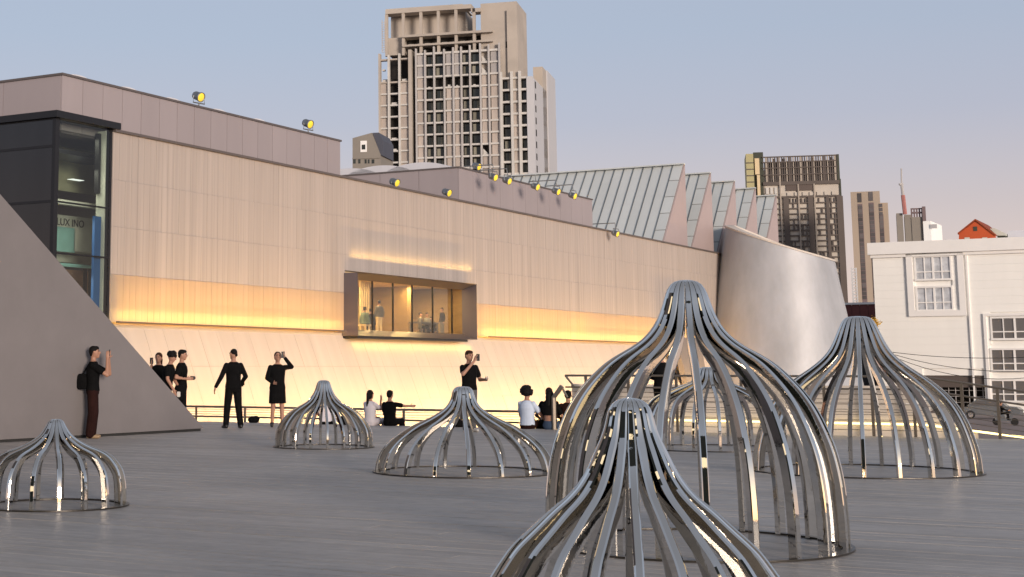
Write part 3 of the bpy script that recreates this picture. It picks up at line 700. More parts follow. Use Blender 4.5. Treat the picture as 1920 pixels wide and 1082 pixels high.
for r in range(1, 12):
    zt, zb_ = FLZ[r] - .35, (FLZ[r + 1] if r + 1 < len(FLZ) else FLZ[r] - 3)
    for (x0, x1, kd) in cols_t:
        k_ = kd
        if kd == 'L0': k_ = 'V' if r < 3 else 'P'
        elif kd == 'L1': k_ = 'V'
        elif kd == 'L2': k_ = 'V' if r < 3 else 'P'
        elif kd == 'I': k_ = 'G' if r < 3 else 'P'
        elif kd == 'J': k_ = 'G' if r < 3 else ('V' if r == 3 else 'P')
        elif kd == 'D': k_ = 'D' if r in (1, 2, 9) else 'P'
        elif kd == 'W' and r == 3: k_ = 'V'
        if kd[0] == 'L':
            zt2, zb2 = zt - .9, zb_ - .9
            cell(k_, x0, x1, zt2, zb2, r)
        else: cell(k_, x0, x1, zt, zb_, r)
    piece('floor_slab', tw, TM, ta(781), ta(938), -.05, 1.5, zb_ - .34, zb_ + .12, MT['slab'])
    if r >= 2: piece('floor_slab', tw, TM, ta(713), ta(768), -.05, 1.5, zb_ - 1.2, zb_ - .78, MT['slab'] if r > 2 else MT['concrete'])
piece('floor_slab', tw, TM, ta(781), ta(938), -.05, 1.5, FLZ[1] - .34, FLZ[1] + .2, MT['slab'])
piece('floor_slab', tw, TM, ta(712), ta(768), -.05, 1.5, FLZ[1] - 1.2, FLZ[1] - .8, MT['concrete'])
for x in (781, 798, 815, 834, 851, 866, 882.5, 902, 918, 938):
    piece('fin', tw, TM, ta(x) - .20, ta(x) + .20, -.4, .5, zb, FLZ[1] + random.uniform(.8, 1.8), MT['fin'])
for x in (729.5, 749.5): piece('fin', tw, TM, ta(x) - .25, ta(x) + .25, -.4, .6, zb, FLZ[1] + random.uniform(-.2, .6), MT['slab'])
piece('fin', tw, TM, ta(710.8), ta(714), -.6, 1.0, zb, FLZ[1] + .6, MT['concrete'])
piece('fin', tw, TM, ta(767), ta(773), -.6, 8.0, zb, FLZ[1] + 1.2, MT['concrete'])
# right white wing
zwt = tz(146, 960)
for r in range(0, 10):
    zt = zwt - 3.06 * r - .3; zb_ = zwt - 3.06 * (r + 1)
    cell('W', 943.5, 959, zt, zb_, r); cell('P', 962, 974, zt, zb_, r); cell('W', 977.5, 987.5, zt, zb_, r)
    piece('floor_slab', tw, TM, ta(939), ta(988), -.15, 1.4, zb_ - .3, zb_ + .25, MT['slab'])
piece('floor_slab', tw, TM, ta(939), ta(988), -.15, 1.4, zwt - .3, zwt + .2, MT['slab'])
for x in (940.5, 960.5, 975.5): piece('fin', tw, TM, ta(x) - .32, ta(x) + .32, -.55, .45, zb, zwt + 1.6, MT['slab'])
piece('wing_wall', tw, TM, ta(988.3), aR, -.3, 1.9, zb, zwt + .1, MT['tside'])
sidex = aR
boxes('wing_side', tw, TM, [(aR, aR + .3, -.3, 20, zb, zwt - .4)], MT['tside'])
for r in range(10): piece('side_slot', tw, TM, aR + .31, aR + .36, 1.2, 2.6, zwt - 3.06 * (r + 1) + .4, zwt - 3.06 * r - 1.0, MT['void'])
boxes('rear_block', tw, TM, [(ta(984), aR + .3, 14, 34, zb, tz(124, 1000) + 2.5)], MT['concrete'])
boxes('rear_wing_side', tw, TM, [(aR + .3, aR + .6, 20.1, 34, zb, tz(124, 1000) + 2.6)], MT['tside'])
# top: concrete core and open frame
zc = tz(3, 930)
boxes('lift_core', tw, TM, [(ta(900, 60), ta(968, 60), 1.2, 16, tz(150, 930), zc)], MT['concrete'])
boxes('lift_core_pier', tw, TM, [(ta(950, 60), ta(969.5, 60), .4, 14, tz(170, 950), zc - 2.2)], MT['concrete'])
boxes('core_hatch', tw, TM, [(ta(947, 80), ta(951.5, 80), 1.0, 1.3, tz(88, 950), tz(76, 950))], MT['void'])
zt1, zt2, zt3 = tz(14, 806), tz(63, 806), tz(81.5, 806)
piece('roof_beam', tw, TM, ta(722, 20), ta(883, 10), .2, 4.0, zt1 - .9, zt1 + .2, MT['concrete'])
piece('roof_slab', tw, TM, ta(722, 20), ta(866, 10), .6, 14.0, zt1 + .2, zt1 + .5, MT['concrete'])
boxes('upper_back_wall', tw, TM, [(ta(724, 60), ta(866, 60), 5.0, 14, zt2, zt1 - .4)], MT['concrete'])
for x in (723.5, 755, 788, 821, 854, 888): piece('frame_column', tw, TM, ta(x, 50) - .35, ta(x, 50) + .35, .4, 1.3, tz(100), zt1 - .9, MT['concrete'])
piece('frame_beam', tw, TM, ta(882, 10), ta(888, 10) + 1.8, .4, 4.0, zt1 - 1.9, zt1 - .9, MT['concrete'])
piece('upper_slab', tw, TM, ta(754, 60), ta(923, 60), -.2, 12, zt2 - .6, zt2, MT['concrete'])
piece('upper_slab', tw, TM, ta(754, 60), ta(923, 60), -.2, 12, zt3 - .5, zt3, MT['concrete'])
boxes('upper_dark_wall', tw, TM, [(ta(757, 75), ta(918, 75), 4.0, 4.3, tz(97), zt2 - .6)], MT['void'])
boxes('left_pier', tw, TM, [(ta(724, 80), ta(755, 80), 2.4, 14, tz(100, 740), zt2)], MT['concrete'])
for k, x in enumerate((760, 773, 791, 805, 823, 837, 857, 870)):
    piece('sky_opening_sill', tw, TM, ta(x, 78), ta(x + 10, 78), 3.4, 3.9, zt3, zt3 + .85, MT['slab'])
V, F = [], []
lad = thing('scaffold_ladder', TM.w(ta(719), 0, tz(100)), 'thin scaffold ladder on the upper left corner of the ruined tower', 'scaffold')
for x in (716.6, 722): piece('ladder_rail', lad, TM, ta(x, 60) - .1, ta(x, 60) + .1, -.2, 0, tz(98, 720), tz(38, 720), MT['fin'])
for k in range(14): piece('ladder_rung', lad, TM, ta(716.6, 60) + .1, ta(722, 60) - .1, -.16, -.06, tz(98 - 4.3 * k, 720) - .07, tz(98 - 4.3 * k, 720) + .07, MT['fin'])

# small grey block with slate slope left of the tower
KB = Frame(at(685, 300, 300), (0.955, -0.296))
kb = thing('grey_gable_house', KB.w(0, 4, GZ), 'small grey slope-roofed block with white framed window beside the ruined tower', 'building')
def kz(x, y): return KB.az(x, y)
prism('house_front', kb, KB, [kz(661, 330), (kz(713, 330)), kz(713, 290), kz(697, 249), kz(661, 259)], 0, 10, MT['greyblk'])
prism('slate_slope', kb, KB, [kz(697.5, 248.5), kz(713, 291), kz(716, 291), kz(716, 262), kz(709, 248)], .4, 9, MT['slate'])
a0, z1 = kz(676, 264.5); a1, z0 = kz(688, 285)
w1 = piece('window', kb, KB, a0, a1, -.12, -.02, z0, z1, MT['whitetrim'])
piece('pane', w1, KB, a0 + .28, a1 - .28, -.16, -.125, z0 + .5, z1 - .75, MT['pane'])
for (x0, x1) in ((662.5, 667), (672, 676), (684, 687.5), (690, 693), (697, 702)):
    a0, z1 = kz(x0, 299); a1, z0 = kz(x1, 306.5); piece('window', kb, KB, a0, a1, -.08, -.02, z0, z1, MT['pane'])
piece('ledge', kb, KB, kz(661, 297)[0], kz(713, 297)[0], -.2, -.02, kz(680, 297.8)[1], kz(680, 295.8)[1], MT['greyblk'])

# ------------------------------------------------------------------ dark lattice tower
TL = Frame(at(1500, 400, 360), (0.972, -0.235))
lt = thing('lattice_tower', TL.w(0, 10, GZ), 'dark brown grid-fronted high-rise tower behind the silver cone', 'building')
def la(x, y=420): return TL.az(x, y)[0]
def lz(y, x=1500): return TL.az(x, y)[1]
LA, LB = la(1434), la(1578)
ztl, zmid = lz(291), lz(345)
boxes('tower_body', lt, TL, [(LA, LB, .6, 22, GZ, zmid), (LA, la(1570, 300), .9, 22, zmid, ztl - 3.2)], MT['latwall'])
boxes('tower_side', lt, TL, [(LB, LB + .35, .3, 22, GZ, zmid + 1)], MT['latside'])
boxes('crown_back', lt, TL, [(LA + .5, la(1569, 300), 1.8, 2.0, zmid, ztl - 1.2)], MT['void'])
nrow = 24; rh = 1.27
z = zmid - 4.6
lz_rows = []
while z > lz(560): lz_rows.append(z); z -= rh
for z in lz_rows: piece('lattice_bar', lt, TL, LA, LB, .2, .5, z, z + .30, MT['lattice'])
for x, w_ in ((1434.5, .4), (1476, .6), (1522, .6), (1554, .35), (1577, .7)): piece('lattice_post', lt, TL, la(x) - w_, la(x) + w_, .1, .55, GZ, zmid - 3.0, MT['lattice'])
for x in (1466, 1500, 1530): piece('pale_bar', lt, TL, la(x) - .16, la(x) + .16, .05, .5, GZ, zmid + (2 if x == 1466 else 0), MT['latlight'])
xs_l = [1441, 1449, 1457, 1484, 1490, 1497, 1506, 1513, 1538, 1544, 1561, 1568]
cnt = 0
for z in lz_rows:
    for x in xs_l:
        if random.random() < .50 and cnt < 200:
            piece('lattice_upright', lt, TL, la(x) - random.uniform(.08, .30), la(x) + .10, .22, .48, z + .30, z + rh, MT['lattice']); cnt += 1
# mechanical band and crown
for x in (1436, 1444, 1452, 1460): piece('band_panel', lt, TL, la(x, 350), la(x + 5, 350), .3, .58, lz(362), lz(350), MT['slab'])
piece('band_bar', lt, TL, LA, LB, .1, .58, lz(370), lz(367), MT['lattice'])
piece('band_bar', lt, TL, LA, LB, .1, .58, lz(346), lz(339.5), MT['lattice'])
piece('band_panel', lt, TL, la(1474, 350), la(1527, 350), .3, .58, lz(357), lz(343), mat('umber_panel', (0.10, .075, .065), .7, 0, .1, .3))
for x in (1476, 1490, 1505, 1518, 1532, 1546, 1560): piece('band_panel', lt, TL, la(x, 362), la(x + 8, 362), .3, .57, lz(366.5), lz(360), MT['latwall'])
for k in range(32):
    x = 1436 + k * 4.3; piece('crown_bar', lt, TL, la(x, 310) - .10, la(x, 310) + (.16 if k % 5 else .34), .3, .9, lz(340), lz(293 - k * .06), MT['lattice'] if k % 3 else MT['latlight'])
for y in (292, 302, 313, 326): piece('crown_rail', lt, TL, LA, la(1570.5, 300), .2, .8, lz(y + 1.4), lz(y - .4), MT['lattice'])
boxes('crown_edge', lt, TL, [(la(1569, 300), la(1573.5, 300), .2, 18, zmid, ztl)], MT['latside'])
for x in (1447, 1462, 1478, 1500, 1509, 1524, 1529, 1547): piece('sky_bar_lamp', lt, TL, la(x, 330), la(x, 330) + .5, .95, 1.1, lz(335), lz(332.5), mat('amber_dot', (1, .7, .2), .5, 0, 0, emit=1.2) if x in (1509, 1529, 1524) else MT['latlight'])
for k in range(14):
    x = 1440 + 9 * k; piece('crown_glass', lt, TL, la(x, 310), la(x + 6, 310), 1.2, 1.4, lz(random.choice((322, 316, 328))), lz(random.choice((295, 303, 300))), MT['greyinfill'])
ysl = thing('yellow_slab_tower', TL.w(LA - 4, 4, GZ), 'narrow yellowish slab tower attached left of the dark lattice tower', 'building')
boxes('slab_body', ysl, TL, [(la(1400.5, 350), la(1414.5, 350), -.5, 10, GZ, lz(289, 1405))], MT['yslab'])
for k in range(7): piece('floor_line', ysl, TL, la(1400.5, 350) - .03, la(1414.6, 350), -.56, -.49, lz(306 + 12 * k, 1405) - .12, lz(306 + 12 * k, 1405) + .12, MT['lattice'])
boxes('dark_recess', ysl, TL, [(la(1415, 350), la(1433.5, 350), .6, 10, GZ, lz(285, 1420))], MT['latside'])
boxes('cream_shaft', ysl, TL, [(la(1417, 350), la(1425.5, 350), -.1, .55, lz(327, 1420), lz(297, 1420)), (la(1420, 350), la(1425.5, 350), -.1, .55, GZ, lz(328, 1420))], MT['cream'])

# ------------------------------------------------------------------ tan tower, mauve tower with crane
TT = Frame(at(1630, 450, 330), (0.94, -0.34))
def tta(x, y=450): return TT.az(x, y)[0]
def ttz(y, x=1625): return TT.az(x, y)[1]
tt = thing('tan_tower', TT.w(0, 8, GZ), 'slim tan tower with dark vertical window strips behind the white building', 'building')
boxes('tower_body', tt, TT, [(tta(1599), tta(1654), 0, 12, GZ, ttz(359)), (tta(1654), tta(1668.5), 1.5, 10, GZ, ttz(380))], MT['tan'])
for (x0, x1, y0) in ((1612, 1619.5, 362), (1633, 1641, 360), (1651.5, 1658, 383)):
    n = 0; y = y0
    while y < 560 and n < 26:
        h = 17 if y == y0 and x0 < 1650 else 6.5
        piece('window', tt, TT, tta(x0), tta(x1), -.12, -.02, ttz(y + h), ttz(y), MT['tanwin']); y += h + (6 if h > 10 else 1.2); n += 1
    piece('window_strip', tt, TT, tta(x0) - .1, tta(x1) + .1, -.018, .0, ttz(570), ttz(y0 + 20), MT['mauve'])
tm = thing('mauve_tower', at(1720, 600, 420) * 1, 'dark mauve unfinished tower top beyond the white rooftop', 'building')
TP = Frame(at(1715, 450, 420), (0.94, -0.34))
def pa(x, y=430): return TP.az(x, y)[0]
def pz(y, x=1715): return TP.az(x, y)[1]
boxes('tower_body', tm, TP, [(pa(1682), pa(1694), 0, 9, GZ, pz(399)), (pa(1697), pa(1710), .4, 9, GZ, pz(402)), (pa(1710), pa(1731), .2, 9, GZ, pz(407))], MT['greyblk'])
boxes('tall_pier', tm, TP, [(pa(1731), pa(1737.5), -.5, 10, GZ, pz(388))], MT['mauve'])
for k, x in enumerate((1711, 1716, 1721, 1726)): piece('roof_frame', tm, TP, pa(x) - .2, pa(x) + .2, .5, 1.2, pz(408), pz(390 + 2 * (k % 2)), MT['mauve'])
piece('roof_frame', tm, TP, pa(1710), pa(1731), .4, 1.3, pz(400), pz(397), MT['mauve']); piece('roof_frame', tm, TP, pa(1710), pa(1731), .4, 1.3, pz(392), pz(390), MT['mauve'])
cr_ = thing('roof_crane', at(1696, 400, 420), 'thin red and grey crane mast rising above the mauve tower', 'crane')
mp_ = [at(1697, 402, 420), at(1693, 366, 420), at(1690.5, 345, 420), at(1690, 316, 420)]
redp = mat('crane_red', (0.42, .17, .15), .6, 0, .1)
tube('mast', cr_, mp_[:2], .55, redp, 6); tube('jib', cr_, mp_[1:3], .38, MT['fin'], 6); tube('antenna', cr_, mp_[2:], .2, MT['fin'], 6)
tube('cross_arm', cr_, [at(1686, 346, 420), at(1693, 345, 420)], .35, MT['fin'], 6)

# ------------------------------------------------------------------ white building on the right
WB = Frame(at(1640, 560, 150), N)
def wa(x, y=560): return WB.az(x, y)[0]
def wz(y, x=1700): return WB.az(x, y)[1]
wbld = thing('white_building', WB.w(8, 8, GZ), 'big white building with square moulded window frame at right', 'building')
zt = wz(478, 1645); WA1 = wa(1640) + 60
GA0, GA1 = wa(1722), wa(1836); gzt = wz(704, 1780)
boxes('building_body', wbld, WB, [(wa(1640) + .1, GA0, .12, 30, GZ, zt), (GA1, WA1, .12, 30, GZ, zt), (GA0, GA1, .12, 30, gzt, zt), (GA0, GA1, 9, 30, GZ, gzt)], MT['white'])
# windows: (x0,x1,y0,y1,cols,rows,material)
wins = [(1716, 1783, 483, 522, 4, 'w'), (1719, 1786, 540, 580, 4, 'w')]
holes = []
def window(x0, x1, y0, y1, n, m, yref):
    a0, z1 = WB.az(x0, y0); a1, z0 = WB.az(x1, y1)
    holes.append((a0, a1, z0, z1))
    wd = boxes('window', wbld, WB, [(a0 - .12, a1 + .12, -.10, .10, z1 - .02, z1 + .16), (a0 - .12, a1 + .12, -.16, .10, z0 - .16, z0 + .02), (a0 - .12, a0 + .02, -.1, .1, z0 + .02, z1 - .02), (a1 - .02, a1 + .12, -.1, .1, z0 + .02, z1 - .02),
               (a0 + .02, a1 - .02, -.07, .05, z0 + (z1 - z0) * .33 - .05, z0 + (z1 - z0) * .33 + .05)] + [(a0 + (a1 - a0) * k / n - (.09 if k % 2 == 0 else .045), a0 + (a1 - a0) * k / n + (.09 if k % 2 == 0 else .045), -.06, .05, z0 + .02, z1 - .02) for k in range(1, n)], MT['whitetrim'])
    for k in range(n):
        for (q0, q1) in ((.0, .33), (.33, 1)):
            b0, b1 = a0 + (a1 - a0) * k / n, a0 + (a1 - a0) * (k + 1) / n
            boxes('pane', wd, WB, [(b0 + .03, b1 - .03, .02, .04, z0 + (z1 - z0) * q0 + .03, z0 + (z1 - z0) * q1 - .03)], m)
window(1716, 1783, 483, 522, 4, MT['wglass'], 0); window(1719, 1786, 540, 580, 4, MT['wglass'], 0)
for (y0, y1) in ((597, 634), (656, 694), (714, 752)): window(1859, 1948, y0, y1, 4, MT['gglass'], 0)
# cladding boards with joints, split around the windows, frame and garage
bh = .74
zcur = GZ + .3
while zcur < zt - .3:
    z0, z1 = zcur, min(zcur + bh, zt - .02); a = wa(1640)
    spans = [(a, WA1)]
    cuts = [(h[0] - .13, h[1] + .13) for h in holes if h[2] - .17 < z1 and h[3] + .17 > z0]
    if z0 < gzt: cuts.append((GA0, GA1))
    for (c0, c1) in sorted(cuts):
        new = []
        for (s0, s1) in spans:
            if c0 > s0 and c0 < s1: new.append((s0, c0))
            if c1 > s0 and c1 < s1: new.append((c1, s1))
            if c1 <= s0 or c0 >= s1: new.append((s0, s1))
        spans = new
    for (s0, s1) in spans:
        if s1 - s0 > .1: piece('cladding_board', wbld, WB, s0, s1, 0, .115, z0, z1 - .005, MT['white'])
    zcur += bh
a0, zA = WB.az(1698, 468); a1, zB = WB.az(1813, 592)
for (b0, b1, c0, c1) in ((a0, a1, zA - .55, zA), (a0, a1, zB, zB + .55), (a0, a0 + .55, zB + .55, zA - .55), (a1 - .55, a1, zB + .55, zA - .55)):
    piece('moulding', wbld, WB, b0, b1, -.22, -.003, c0, c1, MT['whitetrim'])
piece('pilaster', wbld, WB, wa(1815), wa(1818), -.16, -.003, GZ, zt - .01, MT['whitetrim'])
a0, zA = WB.az(1843, 588)
for (b0, b1, c0, c1) in ((a0, WA1, zA - .25, zA), (a0, a0 + .25, GZ, zA - .25)): piece('moulding', wbld, WB, b0, b1, -.18, -.003, c0, c1, MT['whitetrim'])
boxes('cornice', wbld, WB, [(wa(1640) - .35, WA1, -.45, 1.2, zt + .003, zt + 1.15), (wa(1640) - .15, WA1, -.22, 1.0, zt - .3, zt)], MT['whitetrim'])
boxes('left_return', wbld, WB, [(wa(1640) - .002, wa(1640) + .09, .13, 30, GZ, zt)], MT['white'])
boxes('garage_recess', wbld, WB, [(GA0 + .02, GA1 - .02, 6, 6.2, GZ, gzt - .02)], MT['void'])
boxes('garage_lintel', wbld, WB, [(GA0 + .02, GA1 - .02, .2, .5, gzt - 1.1, gzt - .02)], MT['lattice'])
for k in range(9): piece('grille_bar', wbld, WB, GA0 + .3 + k * (GA1 - GA0 - .6) / 8, GA0 + .36 + k * (GA1 - GA0 - .6) / 8, .6, .66, GZ, gzt - 1.1, MT['fin'])
for k in range(4): piece('grille_bar', wbld, WB, GA0 + .05, GA1 - .05, .67, .72, GZ + .55 * k + .3, GZ + .55 * k + .34, MT['fin'])
rbk = thing('white_rooftop_room', WB.w(wa(1695), 8, zt), 'plain white rooftop room with a small grey vent on the white building', 'building')
boxes('room_walls', rbk, WB, [(wa(1667) + 2.4, wa(1731), 6, 12, zt + .5, wz(417, 1690) + .55)], MT['white'])
boxes('vent_grille', rbk, WB, [(wa(1704, 430) + .9, wa(1721, 430) + .7, 5.9, 6.0, wz(431, 1710) + .55, wz(423, 1710) + .55)], MT['fin'])
# orange gabled house behind the parapet
OH = Frame(at(1832, 440, 170), N)
oh = thing('orange_gable_house', OH.w(0, 4, GZ), 'orange gable-ended house roof peeking over the white parapet', 'building')
def oz(x, y): return OH.az(x, y)
prism('gable_wall', oh, OH, [oz(1797, 470), oz(1868, 470), oz(1866, 441), oz(1829, 414.5), oz(1798, 438)], 0, .4, MT['orange'])
for (p, q) in ((oz(1796, 439.5), oz(1829, 413.2)), (oz(1829, 413.2), oz(1867, 442))):
    prism('roof_slope', oh, OH, [p, q, (q[0], q[1] + .16), (p[0], p[1] + .16)], -.15, 9, mat('roof_orange', (.30, .06, .02), .8, 0, .1))
a0, z1 = oz(1825, 425); a1, z0 = oz(1832.5, 433); piece('attic_window', oh, OH, a0, a1, -.05, -.003, z0, z1, MT['latside'])
for x in (1808.5, 1841.5): a0, z1 = oz(x, 445.5); a1, z0 = oz(x + 10, 452); piece('small_window', oh, OH, a0, a1, -.05, -.003, z0, z1, MT['lobbylight'])
dm = thing('roof_dormer', OH.w(oz(1875, 445)[0], 3, oz(1875, 450)[1]), 'small pale roof dormer with dark opening right of orange gable', 'dormer')
prism('dormer_roof', dm, OH, [oz(1854, 428), oz(1863, 427), oz(1884, 437), oz(1884, 441), oz(1868, 441)], .6, 4, MT['lobbylight'])
a0, z1 = oz(1868, 441); a1, z0 = oz(1884, 456); piece('dormer_wall', dm, OH, a0, a1, .8, 3, z0, z1, MT['latside'])
a0, z1 = oz(1885, 431); a1, z0 = oz(1960, 456); piece('pale_hip', dm, OH, a0, a1, 1.5, 6, z0, z1, MT['vault'])

# low maroon shop front between tower and white building, yellow blossom, white ladder mast
MS = Frame(at(1610, 585, 165), N)
ms = thing('maroon_shop', MS.w(0, 3, GZ), 'low maroon fronted shop roof between the cone and white building', 'building')
a0, z1 = MS.az(1566, 572); a1, z0 = MS.az(1662, 640)
boxes('shop_body', ms, MS, [(a0, a1, .1, 8, GZ, z1 - .1)], MT['gap'])
for k in range(6): piece('fascia_panel', ms, MS, a0 + (a1 - a0) * k / 6 + .02, a0 + (a1 - a0) * (k + 1) / 6 - .02, 0, .09, MS.az(1600, 597)[1], z1, MT['maroon'])
piece('white_coping', ms, MS, a0, a1, -.15, 1, z1 + .003, z1 + .22, MT['whitetrim'])
lm = thing('lattice_mast', at(1602, 560, 200), 'small pale ladder-like mast between the dark tower and tan tower', 'mast')
LM = Frame(at(1602, 540, 200), N)
for x in (1598.5, 1606.5): piece('mast_leg', lm, LM, LM.az(x, 540)[0] - .08, LM.az(x, 540)[0] + .08, 0, .16, GZ, LM.az(x, 502)[1], MT['whitetrim'])
for k in range(12): piece('mast_rung', lm, LM, LM.az(1598.5, 540)[0] + .08, LM.az(1606.5, 540)[0] - .08, .02, .14, LM.az(1602, 504 + 6 * k)[1] - .07, LM.az(1602, 504 + 6 * k)[1] + .07, MT['whitetrim'])
bs = thing('yellow_blossom_tree', gnd(1641, 776, GZ) if False else Vector((at(1640, 605, 135).x, at(1640, 605, 135).y, GZ)), 'small tree with bright yellow blossom at the white building corner', 'tree')
bp = at(1637, 606, 135)
tube('trunk', bs, [Vector((bp.x, bp.y, GZ)), Vector((bp.x + .1, bp.y, 1)), Vector((bp.x - .1, bp.y, bp.z))], .12, MT['bark'], 6)
V, F = [], []
for k in range(500):
    v = Vector((random.gauss(0, .24), random.gauss(0, .24), random.gauss(0, .24))); c = bp + v + Vector((0, 0, -.1))
    s_ = random.uniform(.06, .13); a = Vector((random.gauss(0, 1), random.gauss(0, 1), random.gauss(0, 1))).normalized(); b = a.orthogonal().normalized(); c2 = a.cross(b); i0 = len(V)
    V += [c + b * s_, c + c2 * s_ * .6, c - b * s_, c - c2 * s_ * .6]; F.append((i0, i0 + 1, i0 + 2, i0 + 3))
mesh_obj('crown', V, F, MT['yellowleaf'], bs)
# overhead cables in front of the white building
for i, (p0, p1, sag, lab) in enumerate((((1655, 658), (1960, 668), .25, 'upper thin overhead cable crossing the white facade'), ((1655, 658), (1960, 694), .5, 'middle sagging overhead cable crossing the white facade'), ((1655, 660), (1990, 699), .9, 'lowest sagging overhead cable crossing the white facade'))):
    A, B = at(p0[0], p0[1], 100), at(p1[0], p1[1], 88)
    c = tube('overhead_cable', None, [A.lerp(B, k / 12) - Vector((0, 0, sag * 4 * (k / 12) * (1 - k / 12))) for k in range(13)], .019, MT['cable'], 5)
    tag(c, lab, 'cable', 'overhead cables')

# ------------------------------------------------------------------ railings, parapet, light line
def rail_line(t, pts, r, m, nm): tube(nm, t, pts, r, m, 6)
lr = thing('lower_railing', T.w(-18, EDGE + 2.2, LOWZ), 'low thin wire railing along the step at the left', 'railing')
da = EDGE + 2.2
ztop_ = None
RL = Frame(T.w(0, da, 0), N)
zr1 = RL.az(650, 766.5)[1]; zr2 = RL.az(650, 786)[1]
x0, x1 = -34.0, RL.az(1046, 766)[0]
tube('top_rail', lr, [RL.w(x0, 0, zr1), RL.w(x1, 0, zr1)], .032, MT['rail'], 6)
tube('bottom_rail', lr, [RL.w(x0, 0, zr2), RL.w(x1, 0, zr2)], .026, MT['rail'], 6)
for k in range(1, 4): tube('wire', lr, [RL.w(x0, 0, zr2 + (zr1 - zr2) * k / 4), RL.w(x1, 0, zr2 + (zr1 - zr2) * k / 4)], .006, MT['rail'], 4)
pxs = [368, 479, 541, 610, 672, 738, 804, 872, 940, 1008]
a_ = RL.az(368, 775)[0]
while a_ < x1:
    piece('post', lr, RL, a_ - .03, a_ + .03, -.012, .012, LOWZ, zr1, MT['rail']); a_ += 1.62
RD = EDGE - .12
rr = thing('terrace_railing', T.w(-8, RD, 0), 'tall post and wire railing on the right side of terrace', 'railing')
RR = Frame(T.w(0, RD, 0), N)
ra0 = RR.az(1060, 705)[0]; ra1 = RR.az(1722, 706)[0]; ra2 = RR.az(1990, 745)[0]
HT = RR.az(1400, 705)[1]; H2 = RR.az(1400, 728)[1]
drop = .38
def rail_pts(h): return [RR.w(ra0, 0, h), RR.w(ra1, 0, h), RR.w(ra2, 0, h - drop)]
tube('top_rail', rr, rail_pts(HT), .026, MT['rail'], 6); tube('second_rail', rr, rail_pts(H2), .022, MT['rail'], 6)
for k in range(1, 7): tube('wire', rr, rail_pts(H2 - (H2 - .22) * k / 7), .0055, MT['rail'], 4)
for x in (1100, 1180, 1270, 1392, 1458, 1547, 1637, 1715, 1806, 1873, 1945):
    a_ = RR.az(x, 780)[0]; dz = 0 if a_ < ra1 else drop * (a_ - ra1) / (ra2 - ra1)
    piece('post', rr, RR, a_ - .028, a_ + .028, -.02, .02, 0 - dz * .3, HT - dz, MT['rail'])
e_ = RR.az(1048, 800)[0]
tube('end_post', rr, [RR.w(e_, -.25, 0), RR.w(e_, -.25, RR.az(1048, 745)[1]), RR.w(e_ + .2, -.25, RR.az(1060, 724)[1])], .055, MT['rail'], 6)
tube('end_brace', rr, [RR.w(ra0, 0, HT), RR.w(ra0 + .2, 0, HT - .24), RR.w(ra0 + .14, 0, H2 + .02)], .024, MT['rail'], 6)
tube('end_brace', rr, [RR.w(ra0 - .02, -.2, H2 + .02), RR.w(ra0 + .12, -.2, H2 - .22)], .024, MT['rail'], 6)
ln = thing('light_line', T.w(-5, RD + .1, .2), 'thin yellow lit strip running along the foot of the right railing', 'light strip')
zl_ = RR.az(1350, 790)[1]
RK = Frame(T.w(0, EDGE + .06, 0), N)
lp = [RK.w(RK.az(1086, 789)[0], 0, zl_), RK.w(ra1, 0, zl_), RK.w(ra2, 0, zl_ - drop * .75)]
tube('strip', ln, lp, .022, MT['led'], 6)
# cream boarded parapet behind the right railing
PP = Frame(T.w(0, EDGE + .14, 0), N)
par = thing('cream_parapet', PP.w(-4, .3, 0), 'low cream horizontally boarded parapet behind the right railing', 'wall')
pa0 = PP.az(1072, 720)[0]; pa1 = PP.az(1690, 730)[0]; pa2 = PP.az(1800, 775)[0]
pzt = PP.az(1300, 721)[1]
nb = 9
for k in range(nb):
    z0, z1 = -.6 + (pzt + .6) * k / nb, -.6 + (pzt + .6) * (k + 1) / nb
    e0 = pa1 + (pa2 - pa1) * max(0, min(1, 1 - (z1 - .25) / (pzt - .25))) if z1 > .25 else pa2 + .3
    piece('parapet_board', par, PP, pa0, e0, 0, .1, z0 + .006, z1 - .006, MT['ledge'])
boxes('parapet_core', par, PP, [(pa0 + .02, pa1, .11, .35, GZ, pzt - .01)], MT['ledge'])

# unseen dark block added behind the lens, giving the polished ribs something dark to mirror
RW = Frame(Vector((4, -9.5, 0)), (-1, 0.12))
rw = thing('rear_block', RW.w(20, 5, GZ), 'unseen dark block added behind the viewer for the steel ribs to mirror', 'building')
boxes('unseen_body', rw, RW, [(0, 46, .25, 12, GZ, 19)], MT['latside'])
for i in range(12):
    for j in range(4): piece('unseen_panel', rw, RW, i * 3.8 + .03, i * 3.8 + 3.77, 0, .2, GZ + j * 4.9 + .03, GZ + j * 4.9 + 4.87, MT['latside'])
    for j in range(4):
        if (i * 7 + j * 3) % 5 < 2: piece('unseen_glow_pane', rw, RW, i * 3.8 + .7, i * 3.8 + 3.1, -.04, -.003, GZ + j * 4.9 + 1.2, GZ + j * 4.9 + 3.9, MT['unseenglow'])  # glowing panes added to put bright patches in the rib reflections

